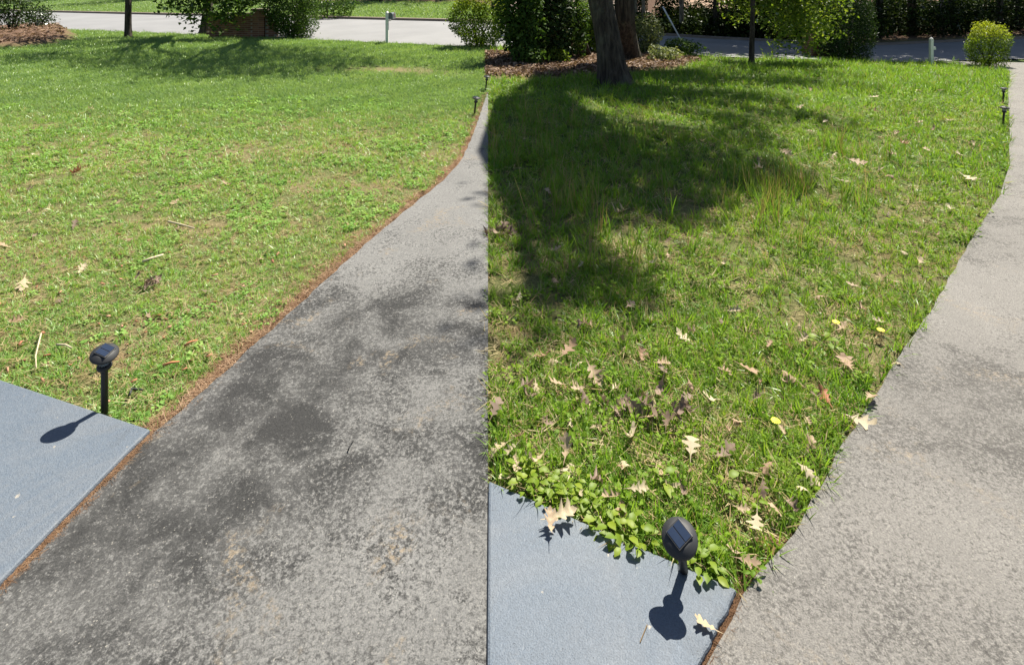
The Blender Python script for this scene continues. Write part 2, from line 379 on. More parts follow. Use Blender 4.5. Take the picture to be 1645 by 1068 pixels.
ys2 = sorted(set([-3,-1,0,.7]+list(np.arange(.9, 4, .06))+list(np.arange(4, yo[-1], .25))+[p.y for p in D2]+[float(road_near(xo[-1]))+.1]))
dme = ribbon('driveway', ys2, lambda y: d2_left(y)+.006+wob(y*1.3)*.8, lambda y: d2_left(y)+3.2, M['drive_pale'], .024, 8)
o = obj('driveway', dme); tag(o, 'paler worn concrete driveway curving along the unmown lawn', kind='structure')
def slab(name, pts, ztop, label):
    n = len(pts); V = [(p[0], p[1], ztop) for p in pts]+[(p[0], p[1], -.1) for p in pts]
    me = mesh(name, V, [tuple(range(n))]+[(i, n+i, n+(i+1) % n, (i+1) % n) for i in range(n)], M['slab'])
    o = obj(name, me); tag(o, label, kind='structure'); bevel(o, .008, 2); return o
k1 = (J1b.x-J1a.x)/(J1b.y-J1a.y)
E1a, E1b = px(0,622), px(243,704)
kk = (E1a.y-E1b.y)/(E1a.x-E1b.x)
def chip(a, b, n, amp):
    out = []
    for i in range(n+1):
        t = i/n; e = amp*(vnoise(np.array(t*9.3), np.array(2.2))-.5)*2 if 0 < i < n else 0
        out.append((a[0]+(b[0]-a[0])*t+float(e), a[1]+(b[1]-a[1])*t))
    return out
slab('patio_slab', chip((J1b.x+k1*(-3-J1b.y)-.009, -3), (E1b.x-.002, E1b.y), 60, .007)+[(E1a.x, E1a.y), (-7., E1a.y+kk*(-7-E1a.x)), (-7.,-3)], .036, 'blue grey painted concrete slab beside the dark driveway')
S2a, S2b = px(784,787), px(1187,966)
cut = .95
slab('patio_slab', [(float(seam(.9))+.001, .62), (D2[0].x+ (J2.x-D2[0].x)/(J2.y-D2[0].y)*(cut-D2[0].y)-.012, cut)]+chip((J2.x-.010, J2.y), (S2b.x-.004, S2b.y), 14, .006)+[(S2a.x+.001, S2a.y), (float(seam(1.4))+.001, 1.3)], .036, 'blue grey painted concrete slab below the overgrown lawn corner')

# road, verge kerb
rx = np.arange(-70, 70.1, 1.0); V = []; Fc = []; nc = 5
for x in rx:
    a, b = float(road_near(x)), float(road_far(x))
    for k in range(nc+1):
        y = a+(b-a)*k/nc; V.append((x, y, gz(x, y)+.03+.05*math.sin(math.pi*k/nc)))
for i in range(len(rx)-1):
    for k in range(nc): Fc.append((i*6+k, (i+1)*6+k, (i+1)*6+k+1, i*6+k+1))
o = obj('road', mesh('road', V, Fc, M['road'], True)); tag(o, 'pale grey asphalt street crossing behind both lawns', kind='structure')
V = []; Fc = []
for x in rx:
    y = float(road_far(x)); z = gz(x, y+.1)
    for dy, dz in ((-.02,-.05),(0,.13),(.16,.15),(.34,.02)): V.append((x, y+dy, z+dz))
for i in range(len(rx)-1):
    for k in range(3): Fc.append((i*4+k, (i+1)*4+k, (i+1)*4+k+1, i*4+k+1))
M['kerb'] = plain('kerb_concrete', (.20,.16,.13), .9, 0, .4, 1.5, .4)
o = obj('kerb', mesh('kerb', V, Fc, M['kerb'])); tag(o, kind='structure')

# ------------------------------------------------------------------ grass: tufts scattered by geometry nodes
def blade(V, Fc, mi, o, ang, length, width, tilt, bend, mat, seg=3):
    n0 = len(V); d = Vector((math.cos(ang), math.sin(ang), 0)); sdv = Vector((-math.sin(ang), math.cos(ang), 0)); p = Vector(o); t = tilt
    for i in range(seg+1):
        w = width*(1-(i/seg)**1.6)*.5 if i < seg else 0
        if i < seg: V.append(tuple(p-sdv*w)); V.append(tuple(p+sdv*w))
        else: V.append(tuple(p))
        p = p+(d*math.sin(t)+Vector((0,0,1))*math.cos(t))*length/seg; t = min(t+bend/seg, 1.75)
    for i in range(seg-1): Fc.append((n0+2*i, n0+2*i+1, n0+2*i+3, n0+2*i+2)); mi.append(mat)
    k = n0+2*(seg-1); Fc.append((k, k+1, k+2)); mi.append(mat)
def oval(V, Fc, mi, c, ang, L, W, tilt, mat):
    """one small oval leaf with a folded midrib"""
    n0 = len(V); d = Vector((math.cos(ang)*math.cos(tilt), math.sin(ang)*math.cos(tilt), math.sin(tilt))); s = Vector((-math.sin(ang), math.cos(ang), 0)); u = d.cross(s)*-1
    c = Vector(c)
    for t, w, h in ((0,0,0),(.3,.42,.1),(.3,0,0),(.3,-.42,.1),(.65,.45,.1),(.65,0,0),(.65,-.45,.1),(1,0,-.08)):
        V.append(tuple(c+d*L*t+s*W*w+Vector((0,0,1))*L*h*.6-Vector((0,0,1))*L*.25*t*t))
    for f in ((0,2,1),(0,3,2),(1,2,5,4),(2,3,6,5),(4,5,7),(5,6,7)): Fc.append(tuple(n0+i for i in f)); mi.append(mat)
def U(a, b): return random.uniform(a, b)
def make_tufts(kind, n):
    col = bpy.data.collections.new('tufts_'+kind)
    for q in range(n):
        V, Fc, mi = [], [], []; mats = [M['long'], M['straw']]
        if kind == 'mown':
            mats = [M['mown'], M['straw']]
            for _ in range(13):
                a = U(0, 6.28); r = U(0, .028); blade(V, Fc, mi, (r*math.cos(a), r*math.sin(a), U(-.002,.004)), U(0,6.28), U(.016,.042), U(.0025,.0048), U(.35,1.35), U(.1,1.0), 1 if random.random() < .10 else 0)
        elif kind == 'fine':
            mats = [M['fine'], M['straw']]
            for _ in range(26):
                a = U(0, 6.28); r = U(0, .07); blade(V, Fc, mi, (r*math.cos(a), r*math.sin(a), 0), U(0,6.28), U(.025,.05), U(.004,.007), U(.1,.9), U(.1,.8), 0, 2)
        elif kind == 'long':
            for _ in range(13):
                a = U(0, 6.28); r = U(0, .03); blade(V, Fc, mi, (r*math.cos(a), r*math.sin(a), 0), U(0,6.28), U(.04,.105), U(.003,.0062), U(.15,1.1), U(.2,1.3), 1 if random.random() < .08 else 0)
        elif kind == 'tall':
            for _ in range(9):
                a = U(0, 6.28); r = U(0, .05); blade(V, Fc, mi, (r*math.cos(a), r*math.sin(a), 0), U(0,6.28), U(.14,.30), U(.005,.009), U(.05,.5), U(.2,.9), 0, 4)
            for _ in range(3):
                a = U(0, 6.28); blade(V, Fc, mi, (U(-.05,.05), U(-.05,.05), 0), a, U(.28,.42), .004, U(.03,.25), .2, 1, 3)
        elif kind == 'weed':
            mats = [M['weed']]
            for _ in range(9):
                a = U(0, 6.28); r = U(.004, .035); oval(V, Fc, mi, (r*math.cos(a), r*math.sin(a), U(.006,.035)), a+U(-.6,.6), U(.012,.024), U(.009,.015), U(-.1,.6), 0)
        elif kind == 'clover':
            mats = [M['mown']]
            for _ in range(8):
                a = U(0, 6.28); r = U(.0, .03); oval(V, Fc, mi, (r*math.cos(a), r*math.sin(a), U(.004,.02)), U(0,6.28), U(.012,.022), U(.009,.015), U(-.2,.7), 0)
        elif kind == 'thatch':
            mats = [M['straw']]
            for _ in range(9):
                blade(V, Fc, mi, (U(-.03,.03), U(-.03,.03), U(.002,.012)), U(0,6.28), U(.03,.075), U(.002,.0035), U(1.35,1.62), U(-.2,.2), 0, 2)
        elif kind == 'needles':
            mats = [M['needles']]
            for _ in range(9):
                blade(V, Fc, mi, (U(-.025,.025), U(-.025,.025), U(.002,.01)), U(0,6.28), U(.02,.07), U(.0014,.003), U(1.4,1.6), U(-.2,.2), 0, 2)
        elif kind == 'chips':
            mats = [M['chips']]
            for _ in range(1):
                L, W = U(.008,.024), U(.004,.009)
                b = MB().box((0,0,.006), (L, W, .004), U(0,6.28)); n0 = len(V); V += b.V; Fc += [tuple(n0+i for i in f) for f in b.F]; mi += [0]*6
        me = mesh('tuft_'+kind, V, Fc, mats, True, mi); col.objects.link(bpy.data.objects.new('tuft_'+kind, me))
    return col
TUFT = {k: make_tufts(k, n) for k, n in (('mown',8),('fine',6),('long',8),('tall',4),('weed',6),('clover',6),('thatch',5),('needles',4),('chips',5))}
def scatter(name, kind, P, scale, tint, label, cat, lean=.25, lift=0., align=None):
    P = np.asarray(P); n = len(P); me = bpy.data.meshes.new(name); me.vertices.add(n)
    z = land(P[:,0], P[:,1])+lift
    me.vertices.foreach_set('co', np.stack([P[:,0], P[:,1], z], -1).astype(np.float32).ravel())
    rot = np.stack([rng.normal(0, lean, n), rng.normal(0, lean, n), rng.random(n)*6.283], -1)
    if align is not None: rot[:,0] += align[:,0]; rot[:,1] += align[:,1]; rot[:,2] = rng.random(n)*.9-.45
    a = me.attributes.new('turn', 'FLOAT_VECTOR', 'POINT'); a.data.foreach_set('vector', rot.astype(np.float32).ravel())
    vattr(me, 'size', scale); vattr(me, 'tint', np.clip(tint, 0, 1))
    a = me.attributes.new('pick', 'INT', 'POINT'); a.data.foreach_set('value', rng.integers(0, 1000, n).astype(np.int32))
    o = obj(name, me); tag(o, label, cat, kind='stuff')
    ng = bpy.data.node_groups.new(name, 'GeometryNodeTree')
    ng.interface.new_socket('Geometry', in_out='INPUT', socket_type='NodeSocketGeometry'); ng.interface.new_socket('Geometry', in_out='OUTPUT', socket_type='NodeSocketGeometry')
    nn = ng.nodes; gi = nn.new('NodeGroupInput'); go = nn.new('NodeGroupOutput')
    ci = nn.new('GeometryNodeCollectionInfo'); ci.inputs['Collection'].default_value = TUFT[kind]; ci.inputs['Separate Children'].default_value = True; ci.inputs['Reset Children'].default_value = True
    ip = nn.new('GeometryNodeInstanceOnPoints'); ip.inputs['Pick Instance'].default_value = True
    def na(nm, t): x = nn.new('GeometryNodeInputNamedAttribute'); x.data_type = t; x.inputs['Name'].default_value = nm; return x.outputs['Attribute']
    er = nn.new('FunctionNodeEulerToRotation'); L = ng.links.new
    L(na('turn', 'FLOAT_VECTOR'), er.inputs[0]); L(er.outputs[0], ip.inputs['Rotation'])
    L(gi.outputs[0], ip.inputs['Points']); L(ci.outputs[0], ip.inputs['Instance']); L(na('size', 'FLOAT'), ip.inputs['Scale']); L(na('pick', 'INT'), ip.inputs['Instance Index'])
    L(ip.outputs[0], go.inputs[0])
    md = o.modifiers.new('scatter', 'NODES'); md.node_group = ng
    return o
def sample(poly, rho, y0, y1, x0, x1, ref=None):
    """random points in a plan polygon, density rho(distance) per square metre, thrown in bands of distance"""
    out = []; ys = np.geomspace(max(y0, .6), y1, 26)
    for a, b in zip(ys[:-1], ys[1:]):
        xa, xb = max(x0, -1.02*b-.8), min(x1, 1.02*b+.8)
        r = rho(.5*(a+b)); n = rng.poisson(max(r*(b-a)*(xb-xa), 0))
        p = np.stack([rng.uniform(xa, xb, n), rng.uniform(a, b, n)], -1)
        out.append(p[inpoly(p[:,0], p[:,1], poly)])
    return np.concatenate(out)
nearL = [(float(x), float(road_near(x))-.1) for x in (-.75,-1.9,-4.1,-10.8,-20,-32)]
lawnL = [(E1b.x, E1b.y+.012)]+[(p.x-.05, p.y+.02) for p in D1[1:]]+[(SEAM*16, 16.)]+nearL+[(-32.,10.),(-7., E1a.y+kk*(-7-E1a.x)), (E1a.x, E1a.y+.01)]
nearR = [(float(x), float(road_near(x))-.1) for x in (15.6,13.5,10,6.4,2,-.7)]
lawnR = [(S2a.x+.01, S2a.y+.005), (S2b.x, S2b.y+.01)]+[(p.x-.004, p.y) for p in D2[:]]+nearR+[(SEAM*6+.01, 6.)]
def keep(P, *cond):
    k = np.ones(len(P), bool)
    for c in cond: k &= c
    return P[k]
def noisy(P, s, a, b): return ss(vnoise(P[:,0]+9, P[:,1]+4, s), a, b) > rng.random(len(P))
# --- mown lawn, near: short mixed grass, low leaves, straw
rho = lambda d: 2200*min(1, (2.6/d))**1.8
P = sample(lawnL, rho, 2., 9., -12, 1); d1 = P[:,0]-d1_left(P[:,1])
P = keep(P, noisy(P, .34, .12, .50) | (rng.random(len(P)) < .34), (rng.random(len(P)) > ss(P[:,1], 6.5, 9)), (rng.random(len(P)) < ss(-d1, .0, .01+.17*vnoise(P[:,1]*0+5, P[:,1], .25))+.12))
D = P[:,1]; scatter('grass', 'mown', P, (.85+.35*rng.random(len(P)))*np.maximum(1, D/3.4)**.75, .15+.5*rng.random(len(P))+.35*vnoise(P[:,0], P[:,1], .8), 'short mown mixed grass in front of the far turf', 'grass', .35)
P = sample(lawnL, lambda d: 900*min(1, 2.6/d)**1.9, 2., 9., -12, 1)
P = keep(P, noisy(P, .30, .40, .66), noisy(P, 1.3, .2, .6)); D = P[:,1]
scatter('clover', 'clover', P, (.9+.5*rng.random(len(P)))*np.maximum(1, D/3.4)**.75, .25+.6*rng.random(len(P)), 'low clover and weed leaves in the mown lawn', 'clover', .3)
P = sample(lawnL, lambda d: 190*min(1, 2.6/d)**1.8, 2., 8., -12, 1); D = P[:,1]
scatter('clippings', 'thatch', P, (.8+.5*rng.random(len(P)))*np.maximum(1, D/3.4)**.7, rng.random(len(P)), 'dry straw clippings lying in the mown lawn', 'clippings', .15, .006)
# --- mown lawn, far: fine even turf with faint mower stripes
P = sample(lawnL, lambda d: 230*(8/d)**1.2, 6., 34., -34, 1)
bare = np.exp(-(((P[:,0]+2.6)/1.5)**2+((P[:,1]-12.4+.18*(P[:,0]+2.6))/.55)**2))
P = keep(P, rng.random(len(P)) < ss(P[:,1], 6., 8.4), ~inpoly(P[:,0], P[:,1], bedL), rng.random(len(P)) > bare*.97)
stripe = np.sign(np.sin((P[:,0]*.80-P[:,1]*.60)*4.2))[:,None]*np.array([[.50,.0]])
scatter('grass', 'fine', P, (.9+.4*rng.random(len(P)))*np.maximum(1, P[:,1]/9)**.8, .12+.45*rng.random(len(P))+.3*vnoise(P[:,0], P[:,1], 2.), 'fine even mown turf in front of the street', 'grass', .12, 0, stripe)
# --- soil edge along the dark driveway
t = rng.random(1900); yy = 2.15+7.4*t**1.9; P = np.stack([d1_left(yy)-np.abs(rng.normal(.0, .046, len(yy)))*(.25+1.5*vnoise(yy, yy*0+3., .22))-.004, yy], -1)
scatter('pine_straw', 'needles', P, .8+.5*rng.random(len(P)), rng.random(len(P)), 'brown pine straw along the dark driveway edge', 'pine straw', .12, .004)
jy = rng.uniform(.9, 2.13, 900); P = np.stack([d1_left(jy)-.006+rng.normal(0, .007, 900), jy], -1)
scatter('pine_straw', 'needles', P, .35+.3*rng.random(900), rng.random(900)*.7, 'brown debris in the joint beside the left blue slab', 'debris', .1, .018)
jy = rng.uniform(1.0, 1.62, 420); P = np.stack([d2_left(jy)-.002+rng.normal(0, .004, 420), jy], -1)
scatter('pine_straw', 'needles', P, .28+.3*rng.random(420), rng.random(420)*.12, 'brown debris in the joint beside the right blue slab', 'debris', .1, .018)
P = sample(lawnL, lambda d: 34 if d < 4 else 12, 2., 8., -6, 1)
w = np.exp(-((P[:,1]-2.4)/1.3)**2)+np.exp(-((P[:,0]-d1_left(P[:,1]))/.25)**2)*.6
P = keep(P, rng.random(len(P)) < w+.12)
scatter('bark_chips', 'chips', P, .8+.7*rng.random(len(P)), rng.random(len(P)), 'orange bark chips scattered in the mown lawn', 'bark chips', .25, .012)
# --- unmown lawn
shadeL = lambda P: 1
rho = lambda d: 1500*min(1, 2.0/d)**1.75
P = sample(lawnR, rho, 1.5, 24., -.6, 16)
P = keep(P, ~inpoly(P[:,0], P[:,1], bedR), noisy(P, .28, .10, .42) | (rng.random(len(P)) < .35) | (P[:,1] > 5))
D = P[:,1]; scatter('grass', 'long', P, (.55+.4*rng.random(len(P))+.35*vnoise(P[:,0], P[:,1], .7))*np.maximum(1, D/3.5)**.62, .12+.5*rng.random(len(P))+.3*vnoise(P[:,0], P[:,1], 1.1), 'long unmown grass of the overgrown lawn', 'grass', .32)
P = sample(lawnR, lambda d: 330*min(1, 2.0/d)**1.8, 1.5, 10., -.6, 9)
P = keep(P, noisy(P, .35, .45, .72) | ((P[:,1] < 2.5) & (P[:,0] < .7) & (rng.random(len(P)) < .75))); D = P[:,1]
scatter('ground_cover', 'weed', P, (.8+.6*rng.random(len(P)))*np.maximum(1, D/3)**.7, .1+.7*rng.random(len(P)), 'low broadleaf weeds spread through the unmown lawn', 'weeds', .3, .008)
P = sample(lawnR, lambda d: 260*min(1, 2.2/d)**1.8, 1.5, 9., -.6, 9); P = P[P[:,0] < d2_left(P[:,1])-.08]; D = P[:,1]
scatter('thatch', 'thatch', P, (.9+.6*rng.random(len(P)))*np.maximum(1, D/3.2)**.7, rng.random(len(P)), 'dry thatch lying in the unmown lawn', 'thatch', .2, .012)
cl = [px(*p) for p in [(800,250),(830,240),(860,262),(905,335),(915,345),(940,330),(885,300),(960,240),(1000,235),(1045,310),(1225,300),(1240,285),(1215,320),(1230,340),(1255,310),(1335,240),(1380,255),(870,215),(920,205),(1040,225),(1230,390),(1330,320),(1010,420),(850,190)]]
P = np.concatenate([np.stack([c.x+rng.normal(0, .16, 14), c.y+rng.normal(0, .22, 14)], -1) for c in cl])
P = P[inpoly(P[:,0], P[:,1], lawnR)]
scatter('tall_grass', 'tall', P, .6+.5*rng.random(len(P)), .1+.6*rng.random(len(P)), 'tall seeding grass clumps in the unmown lawn', 'tall grass', .15)
# --- verge across the road
vp = [(float(x), float(road_far(x))+.35) for x in (-45,-30,-15,-6,0,6)]+[(float(x), float(road_far(x))+9) for x in (6,0,-6,-15,-30,-45)]
P = sample(vp, lambda d: 26, 20., 62., -46, 6)
scatter('grass', 'fine', P, 2.6+1.2*rng.random(len(P)), .3+.6*rng.random(len(P)), 'bright verge grass across the street', 'grass', .2)

# ------------------------------------------------------------------ foliage
def leaves(name, C, size, mat, elong=2.0, up=.5, droop=0., tint=None, outward=None):
    """one mesh of single folded leaves: C centres (n,3), size length per leaf"""
    C = np.asarray(C); n = len(C); size = np.broadcast_to(size, (n,))*rng.uniform(.65, 1.3, n)
    nrm = rng.normal(0, 1, (n, 3)); nrm[:,2] += up*2.2
    if outward is not None: nrm += outward*1.0
    nrm /= np.linalg.norm(nrm, axis=1, keepdims=True)
    d = rng.normal(0, 1, (n, 3)); d[:,2] -= droop; d -= nrm*np.sum(d*nrm, 1, keepdims=True); d /= np.linalg.norm(d, axis=1, keepdims=True)
    s = np.cross(nrm, d); L = size[:,None]; W = L/elong
    a = C-d*L*.5; b = C+d*L*.5-nrm*L*.06; l = C-d*L*.05+s*W*.5+nrm*W*.18; r = C-d*L*.05-s*W*.5+nrm*W*.18
    V = np.stack([a, r, b, l], 1).reshape(-1, 3); k = np.arange(n)*4
    Fq = np.concatenate([np.stack([k, k+1, k+2], -1), np.stack([k, k+2, k+3], -1)], 1).reshape(-1, 3)
    me = fast_mesh(name, V, Fq, mat)
    t = rng.random(n) if tint is None else np.clip(tint, 0, 1)
    vattr(me, 'tint', np.repeat(t, 4)); return me
def shell(n, c, rad, lump=.18, depth=.35, zmin=None, seed=0, freq=3.2):
    """points through the outer layer of a lumpy ellipsoid; also the outward direction"""
    d = rng.normal(0, 1, (n, 3)); d /= np.linalg.norm(d, axis=1, keepdims=True)
    q = 1+lump*(np.sin(d[:,0]*freq*1.3+seed)*np.sin(d[:,1]*freq+seed*2.1)+np.sin(d[:,2]*freq*1.2+d[:,0]*2.+seed*.7)*.7+.5*np.sin(d[:,0]*freq*2.7+seed)*np.cos(d[:,2]*freq*2.4+d[:,1]*3))
    r = (1-depth*rng.random(n)**1.6)*q*(1+.16*rng.random(n)**9)
    P = np.asarray(c)+d*r[:,None]*np.asarray(rad)
    if zmin is not None: k = P[:,2] > zmin; P = P[k]; d = d[k]; r = r[k]
    return P, d
def clumps(c, rad, nclump, per, spread, flat=.7, hollow=.35):
    d = rng.normal(0, 1, (nclump, 3)); d /= np.linalg.norm(d, axis=1, keepdims=True)
    r = hollow+(1-hollow)*rng.random(nclump)**.5
    cc = np.asarray(c)+d*r[:,None]*np.asarray(rad)
    P = np.repeat(cc, per, 0)+rng.normal(0, 1, (nclump*per, 3))*np.array([spread, spread, spread*flat])
    return cc, P
def trunk_mesh(pts, r0, r1, flare=1.7, n=14, mat='bark', limbs=(), name='trunk'):
    P = [Vector(p) for p in pts]; m = len(P); Q = []; rad = []
    st = 5
    for i in range(m-1):
        for k in range(st): Q.append(P[i].lerp(P[i+1], k/st)); 
    Q.append(P[-1]); T = (Q[0]-Q[-1]).length
    for q in Q:
        h = (q-Q[0]).length; t = h/T; rad.append((r0+(r1-r0)*t)*(1+(flare-1)*math.exp(-h/(r0*1.1))))
    b = MB().tube(Q, rad, n+8, .075)
    for lp, la, lb in limbs:
        k = len(lp); b.tube(lp, [la+(lb-la)*i/(k-1) for i in range(k)], 6, .05)
    return b.me(name, M[mat], True)
def tree(name, label, base, top, r0, r1, crown, cat='tree', mat='bark', fol='fol_wood', per=34, leaf=.16, group=None, mid=None, extra=None, limb=True, spread=None):
    """tapered trunk with limbs to a crown of leaf clumps; crown = list of (centre, radii, clumps)"""
    base = Vector(base); root = empty(name, base); tag(root, label, cat, group)
    loc = lambda p: Vector(p)-base
    pts = [Vector((0,0,-.12))]+[loc(p) for p in (mid or [])]+[loc(top)]
    allP = []; lb = []
    for c, rad, nc in crown:
        cc, P = clumps(loc(c), rad, nc, per, spread or (.42 if leaf > .1 else .3)); allP.append(P)
        if limb:
            for q in cc[::max(1, nc//9)]:
                a = pts[-2].lerp(pts[-1], U(.45, 1.)); e = Vector(q); m_ = a.lerp(e, .5)+Vector((0,0,(e-a).length*.12)); lb.append(([a, m_, e], r1*.55, .012))
    obj('trunk', trunk_mesh(pts, r0, r1, mat=mat, limbs=lb), root)
    P = np.concatenate(allP)
    if extra is not None: P = np.concatenate([P, extra-np.array(base)])
    obj('crown', leaves('crown', P, leaf, M[fol], 1.7, .5, .4), root)
    return root
def bush(name, label, base, rad, n, fol, leaf, cat='shrub', zc=None, lump=.14, depth=.4, elong=1.9, group=None, stems=5, seed=1, toptint=False, up=.3, extra=None):
    base = Vector(base); root = empty(name, base); tag(root, label, cat, group)
    zc = rad[2]*.92 if zc is None else zc
    P, d = shell(n, (0,0,zc), rad, lump, depth, .02, seed)
    tint = rng.random(len(P))*.75+.1
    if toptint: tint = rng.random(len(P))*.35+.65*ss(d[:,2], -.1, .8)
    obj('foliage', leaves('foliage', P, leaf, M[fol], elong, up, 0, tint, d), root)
    b = MB()
    for k in range(stems):
        a = k*6.28/stems+U(0,1); e = Vector((math.cos(a)*rad[0]*.6, math.sin(a)*rad[1]*.6, zc+U(-.1,.35)*rad[2]))
        b.tube([(math.cos(a)*.05, math.sin(a)*.05, -.1), (e.x*.35, e.y*.35, e.z*.5), tuple(e)], [.03, .022, .008], 6)
    obj('stem', b.me('stem', M['bark'], True), root)
    return root

def boughs(a, ends, n, sp):
    """leaf positions along drooping boughs from a to each end, in small flat sprays"""
    out = []
    for e in ends:
        e = Vector(e); t = rng.random(n)**.7; sag = np.sin(t*math.pi)*.22*(e-a).length
        P = np.array(a)[None]*(1-t[:,None])+np.array(e)[None]*t[:,None]; P[:,2] += sag*.8
        P += rng.normal(0, 1, (n,3))*np.array([sp, sp, sp*.45])*(.35+t[:,None]); P[:,2] -= rng.random(n)**2*.22*t
        out.append(P)
    return np.concatenate(out)
SH = np.array([sdir.x, sdir.y])/sdir.z
def over(u, v, h):
    """where a crown h metres up has to hang for its shade to lie at this place on the lawn"""
    p = px(u, v); return Vector((p.x+SH[0]*h, p.y+SH[1]*h, p.z+h))
# --- left yard
tb = px(206,63)
tree('shade_tree', 'slim dark trunked tree standing on the lawn edge left of the brick wall', tb, tb+Vector((.1,.3,4.6)), .115, .07, [(tb+Vector((.3,.4,6.0)), (2.6,2.4,1.9), 46)], mid=[tb+Vector((0,0,1.2)), tb+Vector((-.05,.1,2.6))])
# spreading tree by the brick wall, its shade lies across the mown lawn
tb = px(330,57); c = tb+Vector((.3,-.2,0))
def hang(c, rad, nc, per, sp):
    return clumps(c, rad, nc, per, sp, .6, .2)[1]
low = boughs(at(335,-85,20.6), [at(u, v, y) for u, v, y in [(258,8,20.4),(276,24,20.2),(298,36,20.3),(322,44,20.0),(348,50,19.9),(374,40,20.0),(392,16,20.2),(360,26,19.8),(386,18,20.3),(268,-6,20.8),(404,4,20.4),(310,16,19.9),(336,30,20.4),(424,-12,20.7),(288,4,20.6),(372,30,20.6),(350,10,20.8),(400,8,20.)]], 300, .17)
tree('spreading_tree', 'spreading tree with leafy boughs hanging over the brick wall', tb, tb+Vector((.5,.2,3.2)), .20, .13,
     [(over(150,92,7.2), (2.6,1.7,.9), 46), (over(270,104,7.), (2.2,1.1,.8), 34), (c+Vector((0,0,5.6)), (2.6,2.0,1.3), 30)], fol='fol_mid', extra=low, mid=[tb+Vector((.1,0,1.2))], leaf=.17, per=40)
tb = px(468,60)+Vector((0,.9,0))
tree('shade_tree', 'tree rising out of the dense shrub at the brick wall end', tb, tb+Vector((1.,-.6,4.6)), .17, .11, [(over(400,112,7.4), (2.6,1.2,.8), 50), (over(500,96,7.8), (2.5,1.1,.8), 40), (over(430,86,7.), (2.6,1.2,.9), 34)], mid=[tb+Vector((.05,0,2.2))], fol='fol_mid', leaf=.17, per=42)
b = px(466,63); bush('evergreen_shrub', 'dense dark green shrub at the end of the brick wall', b+Vector((0,.1,0)), (.98,.8,1.35), 11000, 'fol_mid', .085, seed=3, stems=6, zc=1.15, depth=.5)
b = px(520,38); bush('roadside_shrub', 'low green shrub across the street behind the brick wall shrub', at(522,38,29)+Vector((0,.3,-.1)), (1.6,1.2,1.15), 2600, 'fol_mid', .13, seed=6)
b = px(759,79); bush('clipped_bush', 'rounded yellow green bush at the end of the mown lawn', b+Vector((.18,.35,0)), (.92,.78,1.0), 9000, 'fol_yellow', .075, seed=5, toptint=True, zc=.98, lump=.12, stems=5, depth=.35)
for k, (u, v, r, h, n, s) in enumerate([(20,58,1.1,.95,1800,11),(-60,62,1.3,1.2,2200,12),(62,54,.6,.55,800,13)]):
    b = px(u, v); bush('bed_shrub', ['twiggy dark shrub in the leaf mulch bed at the far left', 'larger dark shrub at the left end of the mulch bed', 'small twiggy shrub at the street end of the mulch bed'][k], b+Vector((0,0,.25)), (r,.8,h), n, 'fol_dark', .11, seed=s, depth=.7, lump=.22)
# mulch pile leaves (uncountable)
def litter(name, poly, n, label, size, stops, lift=.03):
    xs = [p[0] for p in poly]; ys = [p[1] for p in poly]
    P = np.stack([rng.uniform(min(xs), max(xs), n*3), rng.uniform(min(ys), max(ys), n*3)], -1); P = P[inpoly(P[:,0], P[:,1], poly)][:n]
    # height of the mounded bed
    z = land(P[:,0], P[:,1])
    if poly is bedL: z = z+.28*(vnoise(P[:,0], P[:,1], 1.2)*.9+.4)
    if poly is bedR: z = z+.10*vnoise(P[:,0], P[:,1], 1.)
    C = np.stack([P[:,0], P[:,1], z+lift*rng.random(len(P))], -1)
    o = obj(name, leaves(name, C, size, leaf_mat(name+'_colour', stops, .15, .05), 1.8, 1.3)); tag(o, label, 'leaf litter', kind='stuff')
LS = [(0, (.07,.04,.028)), (.5, (.17,.11,.075)), (1, (.36,.26,.19))]
litter('leaf_litter', bedL, 2600, 'brown leaf mulch heaped in the far left bed', .12, LS, .07)
litter('leaf_litter', bedR, 9000, 'brown leaf mulch around the two big trunks', .10, LS, .06)
litter('leaf_litter', [(2,24.6),(60,46),(60,70),(2,60)], 5000, 'dead leaves on the woodland floor across the street', .2, [(0,(.04,.025,.018)),(1,(.14,.10,.07))], .05)

